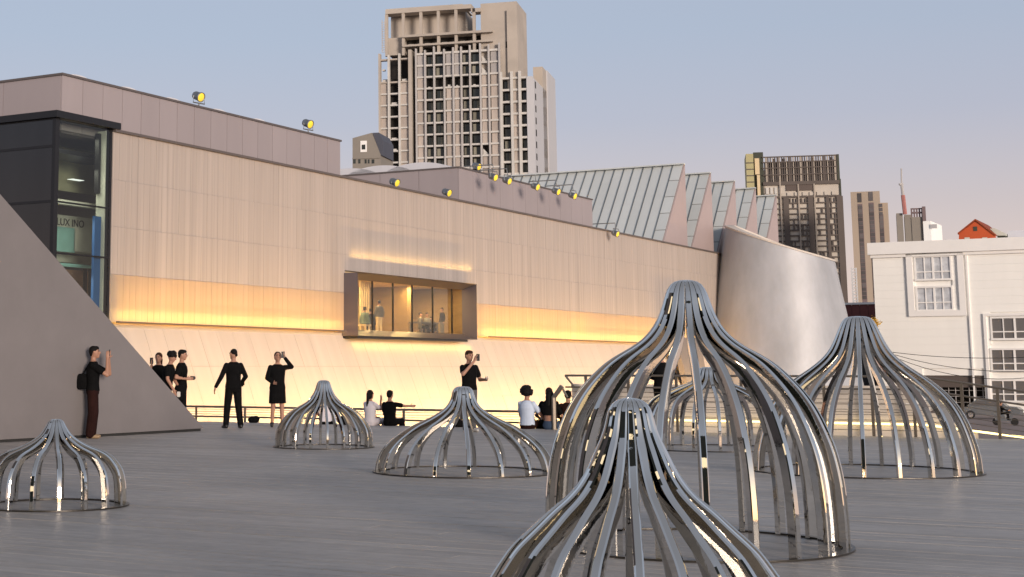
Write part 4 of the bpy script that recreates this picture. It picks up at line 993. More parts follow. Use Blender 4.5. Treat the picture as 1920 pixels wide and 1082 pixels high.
# ------------------------------------------------------------------ steel cage sculptures
def smooth_profile(pr, n=46):
    # Catmull-Rom through (r,z)
    P = [Vector(p) for p in pr]; P = [P[0] * 2 - P[1]] + P + [P[-1] * 2 - P[-2]]
    out_ = []
    for i in range(1, len(P) - 2):
        for k in range(6):
            t = k / 6; a, b, c, d_ = P[i - 1], P[i], P[i + 1], P[i + 2]
            out_.append(0.5 * ((2 * b) + (c - a) * t + (2 * a - 5 * b + 4 * c - d_) * t * t + (3 * b - a - 3 * c + d_) * t ** 3))
    out_.append(P[-2])
    # resample evenly
    L = [0]
    for i in range(1, len(out_)): L.append(L[-1] + (out_[i] - out_[i - 1]).length)
    res = []; j = 0
    for k in range(n + 1):
        s = L[-1] * k / n
        while j < len(L) - 2 and L[j + 1] < s: j += 1
        f = (s - L[j]) / max(1e-9, L[j + 1] - L[j]); res.append(out_[j].lerp(out_[j + 1], f))
    # relax small kinks
    for _ in range(2):
        res = [res[0]] + [(res[i - 1] + res[i] * 2 + res[i + 1]) / 4 for i in range(1, len(res) - 1)] + [res[-1]]
    return res
def cage(label, x, y, prof, h, n, w0, dp, phase, ringw=.05):
    P = gnd(x, y); t = thing('steel_cage', P, label, 'sculpture', 'onion-shaped steel cage sculptures')
    prof = [(prof[0][0] * 1.16, prof[0][1]), (prof[1][0] * 1.05, prof[1][1])] + prof[2:]
    pr = [(0.012, h), (prof[0][0] * .66, h - .003)] + prof
    S = smooth_profile(pr, 60)
    V, F = [], []
    m_ = len(S)
    rings = []
    for i, p in enumerate(S):
        tg = (S[min(i + 1, m_ - 1)] - S[max(i - 1, 0)]).normalized(); nr = Vector((tg.y, -tg.x))      # inward side
        if nr.x > 0: nr = -nr
        if i < 3: nr = Vector((0, -1)) * .5 + nr * .5
        r = max(p.x, .008); wd = min(w0, 2 * math.pi * r / n * .90) / 2
        dd = min(dp, r * .55 + .004)
        q = p + nr * dd
        ri = max(q.x, .004); wi = min(wd, max(.002, 2 * math.pi * ri / n * .90 / 2))
        c_ = min(.007, wd * .4, dd * .3); ci = min(c_, wi * .4); qn = nr * c_; qx = max(q.x, .004)
        rings.append([Vector((p.x, -wd + c_, p.y)), Vector((p.x, wd - c_, p.y)), Vector((p.x + qn.x, wd, p.y + qn.y)), Vector((qx - nr.x * ci, wi, q.y - nr.y * ci)),
                      Vector((qx, wi - ci, q.y)), Vector((qx, -wi + ci, q.y)), Vector((qx - nr.x * ci, -wi, q.y - nr.y * ci)), Vector((p.x + qn.x, -wd, p.y + qn.y))])
    for s in range(8):
        b = len(V)
        for rg in rings: V += [rg[s], rg[(s + 1) % 8]]
        for i in range(m_ - 1): F.append((b + 2*i, b + 2*i + 1, b + 2*i + 3, b + 2*i + 2))
    b = len(V); V += rings[0]; F.append(tuple(range(b, b + 8))); b = len(V); V += rings[-1]; F.append(tuple(range(b + 7, b - 1, -1)))
    me = bpy.data.meshes.new('rib'); me.from_pydata(V, [], F); me.materials.append(MT['steel']); me.polygons.foreach_set('use_smooth', [True] * len(F)); me.update()
    base = math.atan2(-P.y, -P.x)                      # the direction of the lens
    for k in range(n):
        a = base + R(phase) + 2 * math.pi * k / n
        link(bpy.data.objects.new('rib', me), t, Matrix.Translation(P) @ Matrix.Rotation(a, 4, 'Z'))
    Ro = prof[-1][0] + .03; Ri = prof[-1][0] - ringw; V, F, s_ = [], [], 96
    for (r, z) in ((Ri, .003), (Ri, .016), (Ro, .016), (Ro, .003)):
        for k in range(s_): a = 2 * math.pi * k / s_; V.append(P + Vector((r * math.cos(a), r * math.sin(a), z)))
    for j in range(4):
        for k in range(s_): F.append((j*s_+k, j*s_+(k+1)%s_, ((j+1)%4)*s_+(k+1)%s_, ((j+1)%4)*s_+k))
    mesh_obj('base_ring', V, F, MT['ring'], t)
    cv, cf = lathe([(prof[0][0] * .5, -.012), (prof[0][0] * .42, -.003), (.01, .0)], 16)
    mesh_obj('crown_cap', [P + v + Vector((0, 0, h - .004)) for v in cv], cf, MT['steel'], t, smooth=True)
    return t
cage('small steel cage cut by the left picture edge, in front of the grey wedge', 101, 948, [(0.061, 0.833), (0.102, 0.765), (0.165, 0.688), (0.257, 0.624), (0.371, 0.571), (0.473, 0.536), (0.556, 0.493), (0.627, 0.42), (0.679, 0.332), (0.704, 0.217), (0.713, 0.1), (0.715, 0.01)], .846, 17, .044, .070, 3.9)
cage('smallest looking far steel cage near the woman in black', 607, 838.5, [(0.092, 1.112), (0.134, 1.003), (0.188, 0.902), (0.284, 0.787), (0.393, 0.72), (0.516, 0.652), (0.624, 0.575), (0.733, 0.45), (0.814, 0.316), (0.842, 0.185), (0.846, 0.01)], 1.14, 18, .044, .078, 4.4)
cage('wide low flared steel cage in front of the man with a cup', 870, 885.5, [(0.113, 1.067), (0.152, 0.963), (0.204, 0.872), (0.27, 0.808), (0.375, 0.742), (0.533, 0.664), (0.664, 0.608), (0.792, 0.535), (0.939, 0.432), (1.057, 0.319), (1.133, 0.188), (1.165, 0.072), (1.17, 0.01)], 1.109, 17, .050, .076, 3)
cage('biggest tallest steel cage, standing behind the nearest one', 1303, 1021, [(0.11, 2.006), (0.156, 1.931), (0.19, 1.842), (0.223, 1.754), (0.269, 1.668), (0.345, 1.583), (0.437, 1.516), (0.55, 1.454), (0.654, 1.387), (0.75, 1.3), (0.85, 1.193), (0.928, 1.085), (0.985, 0.978), (1.07, 0.765), (1.117, 0.553), (1.139, 0.342), (1.147, 0.137), (1.147, 0.01)], 2.04, 21, .050, .090, 4.5)
cage('nearest steel cage, its base cut off by the bottom edge', 1196, 1290, [(0.065, 1.202), (0.091, 1.168), (0.105, 1.119), (0.119, 1.071), (0.14, 1.023), (0.163, 0.977), (0.183, 0.93), (0.211, 0.882), (0.246, 0.834), (0.294, 0.787), (0.352, 0.742), (0.416, 0.683), (0.462, 0.642), (0.526, 0.584), (0.566, 0.53), (0.609, 0.468), (0.656, 0.385), (0.692, 0.297), (0.718, 0.197), (0.729, 0.088), (0.73, 0.01)], 1.221, 20, .040, .070, 2)
cage('far steel cage seen through the ribs of the biggest one', 1336, 841, [(0.164, 1.332), (0.2, 1.26), (0.255, 1.17), (0.364, 1.098), (0.527, 1.035), (0.763, 0.946), (0.954, 0.856), (1.071, 0.748), (1.161, 0.588), (1.214, 0.365), (1.226, .15), (1.229, 0.01)], 1.368, 18, .052, .090, 6)
cage('large steel cage at right in front of the white building', 1623, 884, [(0.157, 2.007), (0.214, 1.929), (0.271, 1.83), (0.321, 1.716), (0.384, 1.596), (0.469, 1.491), (0.583, 1.392), (0.71, 1.301), (0.866, 1.196), (1.035, 1.048), (1.176, 0.881), (1.287, 0.679), (1.369, 0.442), (1.417, 0.235), (1.435, 0.01)], 2.035, 21, .052, .086, -.7)

# ------------------------------------------------------------------ people
def capsule(V, F, p0, r0, p1, r1, seg=10, fl=None):
    p0, p1 = Vector(p0), Vector(p1); ax_ = p1 - p0
    if ax_.length < 1e-5: ax_ = Vector((0, 0, 1e-4)); p1 = p0 + ax_
    t = ax_.normalized(); s = t.cross(Vector((0, 0, 1)))
    if s.length < .05: s = Vector((0, 1, 0)) - t * t.y
    s.normalize(); u_ = t.cross(s); b = len(V); rings = []
    for k in range(1, 5): th = math.pi / 2 * k / 5; rings.append((p0 - t * r0 * math.cos(th), r0 * math.sin(th)))
    rings.append((p0, r0)); rings.append(((p0 + p1) / 2, (r0 + r1) / 2)); rings.append((p1, r1))
    for k in range(4, 0, -1): th = math.pi / 2 * k / 5; rings.append((p1 + t * r1 * math.cos(th), r1 * math.sin(th)))
    for (c, r) in rings:
        for k in range(seg): a = 2 * math.pi * k / seg; V.append(c + s * math.cos(a) * r + u_ * math.sin(a) * r * (fl or 1))
    n = len(rings)
    for i in range(n - 1):
        for k in range(seg): F.append((b+i*seg+k, b+i*seg+(k+1)%seg, b+(i+1)*seg+(k+1)%seg, b+(i+1)*seg+k))
    F.append(tuple(b + k for k in range(seg - 1, -1, -1))); F.append(tuple(b + (n-1)*seg + k for k in range(seg)))
def loft(V, F, secs, seg=16):
    """closed loft of upright ellipses: (centre, depth radius, width radius)"""
    b = len(V)
    for (c, rx, ry) in secs:
        for k in range(seg): a = 2 * math.pi * k / seg; V.append(Vector(c) + Vector((math.cos(a) * rx, math.sin(a) * ry, 0)))
    n = len(secs)
    for i in range(n - 1):
        for k in range(seg): F.append((b+i*seg+k, b+i*seg+(k+1)%seg, b+(i+1)*seg+(k+1)%seg, b+(i+1)*seg+k))
    F.append(tuple(b + k for k in range(seg - 1, -1, -1))); F.append(tuple(b + (n-1)*seg + k for k in range(seg)))
def ellip(V, F, c, r, seg=14, ring=9):
    b = len(V); c = Vector(c)
    for i in range(1, ring):
        th = math.pi * i / ring
        for k in range(seg): a = 2 * math.pi * k / seg; V.append(c + Vector((r[0]*math.sin(th)*math.cos(a), r[1]*math.sin(th)*math.sin(a), r[2]*math.cos(th))))
    for i in range(ring - 2):
        for k in range(seg): F.append((b+i*seg+k, b+(i+1)*seg+k, b+(i+1)*seg+(k+1)%seg, b+i*seg+(k+1)%seg))
    F.append(tuple(b + k for k in range(seg))); F.append(tuple(b + (ring-2)*seg + k for k in range(seg - 1, -1, -1)))
def hand(V, F, wr, dr, side, curl=.4, grip=None):
    wr, dr, side = Vector(wr), Vector(dr).normalized(), Vector(side); side = (side - dr * side.dot(dr)).normalized(); nm = dr.cross(side)
    for o_ in (-.018, 0, .018): capsule(V, F, wr + side * o_ * .7, .020, wr + dr * .075 + side * o_, .018, 8)
    for k, (o_, L) in enumerate(((-.030, .058), (-.010, .072), (.010, .076), (.030, .066))):
        p = wr + dr * .085 + side * o_; d1 = (dr + nm * curl * .5).normalized(); p2 = p + d1 * L * .5; d2 = (dr + nm * curl * 1.8).normalized()
        capsule(V, F, p, .0095, p2, .009, 6); capsule(V, F, p2, .009, p2 + d2 * L * .5, .008, 6)
    p = wr + dr * .02 + side * .028; p2 = p + (side * .8 + dr * .6 + nm * .3).normalized() * .04; capsule(V, F, p, .012, p2, .010, 6); capsule(V, F, p2, .010, p2 + (dr + side * .2 + nm * .4).normalized() * .032, .009, 6)
def person(label, foot, heading, H=1.75, arms=None, top='tee', topm='black', bottom='trousers', botm='black', shoe='shoeblack', hair='short', hairm='hair', headturn=0, seated=False, lean=0.0, stance=(0, 0), group=None, vox=.012, legs=True, slim=1.0, headtilt=0, bare_waist=False):
    """local frame: facing +x, left hand +y"""
    s = H / 1.75; zo = 0.0
    L = {k: ([], []) for k in ('skin', 'top', 'bot', 'shoe', 'hair', 'eye')}
    hipz = .92 if not seated else .10
    def sp(z):                                         # torso point at standing height z
        dz = z - .92; return Vector((math.sin(lean) * dz, 0, hipz + math.cos(lean) * dz))
    tz_ = [(.84, .095, .150), (.92, .112, .165), (1.04, .10, .142), (1.15, .104, .146), (1.28, .118, .168), (1.37, .104, .165), (1.42, .080, .130), (1.475, .055, .075)]
    loft(*L['skin'], [(sp(z), a * slim, b * slim) for z, a, b in tz_])
    nk = sp(1.46); hc = sp(1.635) + Vector((.02, 0, 0))
    capsule(*L['skin'], nk, .054, hc + Vector((-.015, 0, -.06)), .050)
    ht = R(headturn); f = Vector((math.cos(ht), math.sin(ht), math.tan(R(headtilt)))); f.normalize(); sd = Vector((-math.sin(ht), math.cos(ht), 0)); up = f.cross(sd)
    def hp(x, y, z): return hc + f * x + sd * y + up * z
    ellip(*L['skin'], hc + f * -.002, (.094, .080, .115)); capsule(*L['skin'], hp(.035, 0, -.055), .055, hp(.052, 0, -.085), .036)
    capsule(*L['skin'], hp(.088, 0, .012), .011, hp(.107, 0, -.022), .016, 8)
    capsule(*L['skin'], hp(.088, -.014, -.058), .010, hp(.088, .014, -.058), .010, 6)
    for y in (-1, 1): capsule(*L['skin'], hp(-.005, y * .079, .012), .016, hp(.0, y * .08, -.022), .012, 8)
    for y in (-1, 1): ellip(*L['eye'], hp(.083, y * .030, .012), (.012, .014, .010), 8, 6); capsule(*L['eye'], hp(.088, y * .016, .033), .005, hp(.082, y * .046, .034), .005, 6)
    if hair == 'short': ellip(*L['hair'], hp(-.018, 0, .033), (.096, .087, .098)); ellip(*L['hair'], hp(.03, 0, .075), (.066, .070, .045)); ellip(*L['hair'], hp(-.05, 0, -.02), (.055, .075, .06))
    elif hair == 'crop': ellip(*L['hair'], hp(-.015, 0, .030), (.092, .083, .095)); ellip(*L['hair'], hp(-.045, 0, -.02), (.052, .072, .05))
    elif hair == 'curly':
        for k in range(26):
            a, b = random.uniform(0, 6.28), random.uniform(-.5, 1.3); p = Vector((math.cos(a) * math.cos(b) * .085 - .02, math.sin(a) * math.cos(b) * .085, math.sin(b) * .085 + .035))
            ellip(*L['hair'], hp(*p), (.042, .042, .042), 8, 6)
        ellip(*L['hair'], hp(-.02, 0, .035), (.1, .095, .1))
    elif hair == 'afro':
        for k in range(60):
            a, b = random.uniform(0, 6.28), random.uniform(-.6, 1.4); p = Vector((math.cos(a) * math.cos(b) * .115 - .03, math.sin(a) * math.cos(b) * .125, math.sin(b) * .115 + .03))
            ellip(*L['hair'], hp(*p), (.040, .040, .040), 8, 6)
        ellip(*L['hair'], hp(-.035, 0, .03), (.115, .125, .12))
    elif hair in ('long', 'pony'):
        ellip(*L['hair'], hp(-.018, 0, .030), (.100, .092, .102)); ellip(*L['hair'], hp(-.045, 0, -.04), (.07, .088, .09))
        if hair == 'pony': capsule(*L['hair'], hp(-.10, 0, .02), .045, hp(-.13, 0, -.30), .030)
        else: capsule(*L['hair'], hp(-.065, 0, -.05), .085, hp(-.075, 0, -.26), .065)
    elif hair == 'bun': ellip(*L['hair'], hp(-.018, 0, .030), (.098, .088, .100)); ellip(*L['hair'], hp(-.045, 0, -.03), (.06, .08, .06)); ellip(*L['hair'], hp(-.09, 0, .06), (.045, .045, .045))
    # arms
    arms = arms or {}
    for y in (-1, 1):
        key = 'L' if y > 0 else 'R'
        sh = sp(1.385) + Vector((0, y * .168 * slim, 0))
        el, wr, hd = arms.get(key, ((-.03, y * .25, 1.12), (.05, y * .27, .87), (.15, 0, -1)))
        up_ = Vector((0, 0, hipz - .92)); el = Vector(el) + up_ * 1; wr = Vector(wr) + up_ * 1
        capsule(*L['skin'], sh, .052 * slim, el, .041 * slim); capsule(*L['skin'], el, .042 * slim, wr, .028)
        hand(*L['skin'], wr, hd, (0, 0, 1) if abs(Vector(hd).normalized().z) < .7 else (1, 0, 0))
        if top in ('tee', 'crop'):
            capsule(*L['top'], sh, .064 * slim, sh.lerp(el, .62), .064 * slim)
        else:
            capsule(*L['top'], sh, .064 * slim, el, .055); capsule(*L['top'], el, .055, el.lerp(wr, .92), .043)
    # torso clothing
    zlow = {'tee': .90, 'long': .87, 'crop': 1.12, 'dress': .50, 'coat': .55}[top]
    secs = []
    for z, a, b in tz_:
        if z >= zlow: g_ = .020 if z < 1.4 else .014; secs.append((sp(z), a * slim + g_, b * slim + g_ + (.008 if z < 1.2 else 0)))
    if top in ('tee', 'long'): secs = [(sp(zlow), .125 * slim + .012, .172 * slim + .02)] + [q for q in secs if q[0].z > sp(zlow).z + .02]
    if top in ('dress', 'coat'): secs = [(sp(zlow), .17, .205), (sp(.7), .16, .20), (sp(.86), .145, .19)] + [q for q in secs if q[0].z > sp(.9).z]
    secs[-1] = (secs[-1][0] + Vector((0, 0, -.012)), secs[-1][1] + .004, secs[-1][2])
    loft(*L['top'], secs)
    # legs
    for y in (-1, 1):
        if seated:
            hip = Vector((0, y * .09, hipz - .01)); kn = Vector((.42, y * .13, hipz + .02)); an = Vector((.47, y * .13, hipz - .40))
        else:
            o_ = stance[0] if y > 0 else stance[1]; b_ = stance[2] if len(stance) > 2 else 0
            wd_ = .095 + b_
            hip = Vector((0, y * .088, hipz - .02)); an = Vector((o_ - .02, y * wd_, .09)); kn = hip.lerp(an, .49) + Vector((.03, 0, 0))
        rr_ = 1.0
        capsule(*L['skin'], hip, .086 * slim, kn, .058 * slim); capsule(*L['skin'], kn, .056 * slim, an, .040)
        ft = an + Vector((-.035, 0, -.045)); toe = an + Vector((.15, y * .02, -.055))
        capsule(*L['skin'], ft, .036, toe, .028)
        if bottom == 'trousers':
            capsule(*L['bot'], hip, .103 * slim, kn, .080 * slim); capsule(*L['bot'], kn, .080 * slim, an + Vector((0, 0, -.005)), .068)
        elif bottom == 'wide':
            capsule(*L['bot'], hip, .105, kn, .100); capsule(*L['bot'], kn, .100, an + Vector((.0, 0, .01)), .100)
        capsule(*L['shoe'], ft + Vector((0, 0, .0)), .046, toe, .037, 10); 
        if shoe != 'shoetan': capsule(*L['shoe'], an, .05, ft, .046)
    if bottom in ('trousers', 'wide'): loft(*L['bot'], [(sp(.80), .10, .15), (sp(.86), .125 * slim, .172 * slim), (sp(.93), .128 * slim, .176 * slim), (sp(1.02), .116 * slim, .158 * slim)])
    M = Matrix.Translation(Vector(foot)) @ Matrix.Rotation(R(heading), 4, 'Z') @ Matrix.Scale(s, 4)
    def build(name, key, m, parent, vx, rem=True):
        V, F = L[key]
        if not V: return None
        me = bpy.data.meshes.new(name); me.from_pydata(V, [], F); me.materials.append(m)
        o = bpy.data.objects.new(name, me); link(o, parent, M)
        if rem:
            md = o.modifiers.new('remesh', 'REMESH'); md.mode = 'VOXEL'; md.voxel_size = vx; md.use_smooth_shade = True
            sm = o.modifiers.new('smooth', 'SMOOTH'); sm.iterations = 3; sm.factor = .5
        return o
    body = build('person', 'skin', MT['skin'], None, vox * .85); tag(body, label, 'person', group)
    build('shirt' if top in ('tee', 'crop', 'long') else 'coat', 'top', MT[topm], body, vox)
    build('trousers', 'bot', MT[botm], body, vox); build('shoes', 'shoe', MT[shoe], body, vox); build('hair', 'hair', MT[hairm], body, vox)
    build('eyes', 'eye', MT['hair'], body, vox, False)
    return body, M
def held(name, M, c, size, m, label, cat, rot=(0, 0, 0), bevel=.15):
    """small bevelled block held in a hand: local centre c in the person's frame"""
    bm = bmesh.new(); bmesh.ops.create_cube(bm, size=1)
    bmesh.ops.scale(bm, vec=size, verts=bm.verts); bmesh.ops.bevel(bm, geom=bm.edges[:], offset=min(size) * bevel, segments=2, affect='EDGES')
    me = bpy.data.meshes.new(name); bm.to_mesh(me); bm.free(); me.materials.append(m)
    from mathutils import Euler
    o = bpy.data.objects.new(name, me); link(o, None, M @ Matrix.Translation(Vector(c)) @ Euler([R(a) for a in rot]).to_matrix().to_4x4()); tag(o, label, cat); return o
def bag(name, P, size, label, m='black', rz=0):
    t = thing(name, P, label, 'bag'); P = Vector(P)
    V, F = [], []
    a_, b_, c_ = size; hang = name in ('shoulder_bag', 'hip_bag')
    if hang: loft(V, F, [((0, 0, 0), a_ * .40, b_ * .40), ((0, 0, .03), a_ * .48, b_ * .5), ((0, 0, c_ * .5), a_ * .5, b_ * .5), ((0, 0, c_ * .85), a_ * .46, b_ * .42), ((0, 0, c_), a_ * .36, b_ * .25)])
    else:
        for k in range(7): ellip(V, F, (random.uniform(-.3, .3) * a_, random.uniform(-.2, .2) * b_, c_ * random.uniform(.2, .45)), (a_ * random.uniform(.2, .32), b_ * .36, c_ * random.uniform(.3, .5)), 10, 7)
        V = [Vector((v.x, v.y, max(v.z, .004))) for v in V]
    o = mesh_obj('bag_body', [P + Matrix.Rotation(R(rz), 3, 'Z') @ v for v in V], F, MT[m], t, smooth=True)
    md = o.modifiers.new('remesh', 'REMESH'); md.mode = 'VOXEL'; md.voxel_size = .012; md.use_smooth_shade = True
    if hang: tube('strap', t, [P + Vector((-a_ * .1, 0, c_ * .95)), P + Vector((a_ * .12, .02, c_ * 1.35)), P + Vector((a_ * .5, .03, c_ * 1.75))], .014, MT[m], 6)
    else: tube('strap', t, [P + Vector((-a_ * .4, -b_ * .45, .03)), P + Vector((-a_ * .1, -b_ * .62, .02)), P + Vector((a_ * .3, -b_ * .5, .03))], .012, MT[m], 6)
    return t
def toward(p, q): d_ = Vector(q) - Vector(p); return math.degrees(math.atan2(d_.y, d_.x))
UP_DEG = math.degrees(math.atan2(U.y, U.x))

# man photographing against the wedge
P = gnd(172, 822)
up_arms = {'R': ((.28, -.20, 1.20), (.27, -.06, 1.52), (.05, .15, 1)), 'L': ((.30, .20, 1.22), (.29, .06, 1.52), (.05, -.15, 1))}
b, M = person('man in black tee and brown trousers photographing beside the grey wedge', P, 4, 1.77, up_arms, 'tee', 'black', 'wide', 'brown', 'shoetan', 'short', headtilt=6)
held('phone', M, (.31, 0, 1.61), (.012, .08, .16), MT['phone'], 'dark phone held up by the man beside the grey wedge', 'phone')
bgp = (M @ Vector((-.17, .02, .93))); bag('shoulder_bag', bgp, (.30, .16, .30), 'black bag on the back of the man beside the wedge')
# trio behind the wedge
P = gnd(339, 803); b, M = person('young man in black tee holding a camera behind the wedge edge', P, -10, 1.76, {'R': ((-.06, -.26, 1.13), (.15, -.12, 1.10), (1, .3, .05)), 'L': ((-.04, .26, 1.13), (.16, .08, 1.10), (1, -.3, .05))}, 'tee', 'black', 'trousers', 'black', hair='short', headturn=5)
held('camera_device', M, (.27, -.02, 1.12), (.10, .12, .08), MT['phone'], 'small black camera held by the young man behind the wedge', 'camera')
bag('hip_bag', M @ Vector((.02, -.22, .62)), (.26, .18, .34), 'black bag hanging at the hip of the young camera man')
P = gnd(311, 804); b, M = person('person in black tee with curly hair looking down, half hidden by wedge', P, -12, 1.72, {'R': ((.10, -.24, 1.12), (.22, -.16, .88), (.4, .1, -1)), 'L': ((.10, .24, 1.12), (.28, .14, .90), (.4, -.1, -1))}, 'tee', 'black', 'trousers', 'black', hair='curly', lean=.15, headtilt=-22)
held('white_bottle', M, (.33, -.12, .78), (.07, .07, .12), MT['shoewhite'], 'small white bottle held low behind the sloping wedge edge', 'bottle')
P = gnd(296, 800); b, M = person('person behind the wedge holding a phone up, mostly hidden', P, -100, 1.70, {'R': ((.20, -.20, 1.22), (.26, -.10, 1.46), (.1, .0, 1))}, 'tee', 'black', 'trousers', 'black', hair='long', hairm='brownhair')
held('phone', M, (.29, -.10, 1.56), (.012, .08, .15), MT['phone'], 'dark phone raised above the wedge edge by the hidden person', 'phone')
# guard
P = gnd(437, 803); b, M = person('guard in dark uniform seen from behind, standing with legs apart', P, 112, 1.78, {'L': ((-.05, .30, 1.14), (.0, .42, .90), (.1, .25, -1)), 'R': ((-.06, -.27, 1.14), (.12, -.22, .98), (1, .5, -.2))}, 'long', 'black', 'trousers', 'black', 'shoeblack', 'crop', headturn=25, stance=(.06, -.04, .06))
held('belt_pouch', M, (.03, -.22, .98), (.10, .09, .13), MT['black'], 'black pouch on the belt of the guard', 'pouch', bevel=.3)
# woman in black coat dress
P = gnd(520, 801); b, M = person('woman in black coat and bare legs shading her eyes with phone', P, -80, 1.72, {'L': ((.10, .32, 1.40), (.16, .14, 1.62), (.1, -.25, .9)), 'R': ((.0, -.25, 1.14), (.16, -.12, 1.02), (.8, .5, 0))}, 'coat', 'black', 'none', 'black', 'shoeblack', 'bun', 'brownhair', stance=(.03, -.05, .02), headtilt=8)
held('phone', M, (.19, .10, 1.68), (.012, .08, .15), MT['phone'], 'phone held at the forehead of the woman in black coat', 'phone')
bag('floor_bag', T.w(T.az(480, 790, EDGE - .25)[0], EDGE - .3, 0), (.34, .22, .22), 'black bag lying on the terrace edge between guard and woman')
# man with cup behind the flared cage
P = gnd(881, 810); b, M = person('man in black tee raising a phone and holding a cup', P, -62, 1.72, {'R': ((.16, -.26, 1.24), (.24, -.02, 1.52), (.1, .3, 1)), 'L': ((.02, .27, 1.12), (.24, .26, 1.12), (1, -.1, .1))}, 'tee', 'black', 'trousers', 'greycloth', 'shoewhite', 'short', 'brownhair')
held('phone', M, (.27, .06, 1.60), (.012, .08, .15), MT['phone'], 'phone at the face of the man with the cup', 'phone')
held('cup', M, (.34, .25, 1.15), (.075, .075, .10), MT['shoewhite'], 'white cup in the hand of the man behind the flared cage', 'cup', bevel=.35)
bag('floor_bag', gnd(856, 801), (.40, .22, .26), 'black bag on the floor beside the man with the cup')
# seated people along the edge, facing the gallery
def seat(x, y): a_ = T.az(x, y, EDGE - .28)[0]; return T.w(a_, EDGE - .28, .0)
hug = {'L': ((.16, .26, 1.12), (.30, .12, 1.02), (.8, -.5, -.1)), 'R': ((.16, -.26, 1.12), (.30, -.12, 1.02), (.8, .5, -.1))}
person('seated person with dark ponytail in white top on terrace edge', seat(694, 797) + Vector((0, 0, 0)), UP_DEG - 12, 1.55, {'R': ((.20, -.20, 1.25), (.26, -.16, 1.47), (.2, 0, 1)), 'L': hug['L']}, 'tee', 'whitecloth', 'trousers', 'whitecloth', hair='pony', hairm='hair', seated=True)
person('seated person in black stretching an arm out to the right on terrace edge', seat(731, 798), UP_DEG, 1.55, {'R': ((.16, -.36, 1.34), (.28, -.46, 1.34), (.7, -.8, 0)), 'L': hug['L']}, 'tee', 'black', 'trousers', 'black', hair='short', seated=True)
person('seated person in white shirt seen through the far small cage', seat(611, 795), UP_DEG + 30, 1.45, hug, 'tee', 'whitecloth', 'trousers', 'black', hair='short', seated=True)
bag('floor_bag', seat(652, 797), (.50, .25, .26), 'dark bag on the terrace edge behind the far small cage')
person('seated person with afro hair in pale blue tee on terrace edge', seat(989, 805), UP_DEG - 5, 1.72, {'R': ((.10, -.30, 1.14), (.20, -.38, 1.00), (.5, -.4, -.3)), 'L': hug['L']}, 'tee', 'bluewhite', 'trousers', 'brown', hair='afro', seated=True)
person('seated short-haired person in black leaning behind the jeans wearer', seat(1020, 806) + U * .32, UP_DEG + 40, 1.72, hug, 'tee', 'black', 'trousers', 'black', hair='crop', hairm='brownhair', seated=True, headturn=15)
person('seated person in cropped black top and blue jeans, lower back bare', seat(1032, 807), UP_DEG - 4, 1.62, hug, 'crop', 'black', 'trousers', 'jeans', hair='long', seated=True)
person('seated dark haired person half hidden behind the railing end post', seat(1060, 807) + U * .2, UP_DEG + 20, 1.60, hug, 'tee', 'brown', 'trousers', 'black', hair='short', seated=True)
# standing at the right railing, seen through the biggest cage
P = gnd(1244, 808); b, M = person('person in black jacket and white shirt standing at the railing behind big cage', P, UP_DEG + 12, 1.76, {'L': ((.10, .27, 1.16), (.28, .16, 1.10), (.8, -.3, 0)), 'R': ((.10, -.27, 1.16), (.28, -.16, 1.10), (.8, .3, 0))}, 'long', 'black', 'trousers', 'black', hair='short')
# people inside the lit window
def inside(x, dd): a_ = G.az(x, 600, dd)[0]; return G.w(a_, dd, FL)
GDEG = math.degrees(math.atan2(G.e.y, G.e.x))
person('seated person in teal at the left end of the lit window', inside(684, .9) + Vector((0, 0, .42)), GDEG, 1.75, None, 'long', 'teal', 'trousers', 'black', seated=True, vox=.03)
person('standing person in grey top left inside the lit window', inside(711, 1.6), GDEG + 60, 1.80, None, 'long', 'greycloth', 'trousers', 'cream', vox=.03)
person('standing person in black at the right inside the lit window', inside(829, 1.3), GDEG + 150, 1.62, None, 'long', 'black', 'trousers', 'greycloth', vox=.03)
person('seated person in pale shirt behind the table in lit window', inside(788, 2.3) + Vector((0, 0, .42)), GDEG - 60, 1.75, None, 'long', 'greycloth', 'trousers', 'black', seated=True, vox=.03)
person('person in black bending over the table in lit window', inside(812, 2.2) + Vector((0, 0, .30)), GDEG - 170, 1.70, None, 'long', 'black', 'trousers', 'black', seated=True, lean=.5, vox=.03)
person('seated person in black close to the standing one in lit window', inside(694, 1.5) + Vector((0, 0, .42)), GDEG + 20, 1.70, None, 'long', 'black', 'trousers', 'black', seated=True, vox=.03)
person('seated person in dark top beside the black dressed one in lit window', inside(801, 1.9) + Vector((0, 0, .42)), GDEG + 170, 1.72, None, 'long', 'greycloth', 'trousers', 'black', seated=True, vox=.03)
bn = thing('window_bench', inside(684, .9), 'low bench inside the left end of the lit window', 'bench')
ba = G.az(684, 600, .9)[0]
boxes('bench_seat', bn, G, [(ba - .4, ba + .3, .6, 1.3, FL + .36, FL + .44)], MT['cream'])
for (x, y) in ((ba - .38, .62), (ba + .22, .62), (ba - .38, 1.22), (ba + .22, 1.22)): boxes('bench_leg', bn, G, [(x, x + .06, y, y + .06, FL, FL + .36)], MT['cream'])
for (x, nm) in ((788, 'chair beside the table in the lit window, left one'), (812, 'chair beside the table in the lit window, right one')):
    ch = thing('room_chair', inside(x, 2.3), nm, 'chair'); ca = G.az(x, 600, 2.3)[0]
    boxes('chair_seat', ch, G, [(ca - .25, ca + .25, 2.05, 2.55, FL + .28, FL + .34)], MT['wood'])
    for (p, q) in ((-.23, 2.07), (.18, 2.07), (-.23, 2.48), (.18, 2.48)): boxes('chair_leg', ch, G, [(ca + p, ca + p + .05, q, q + .05, FL, FL + .28)], MT['wood'])

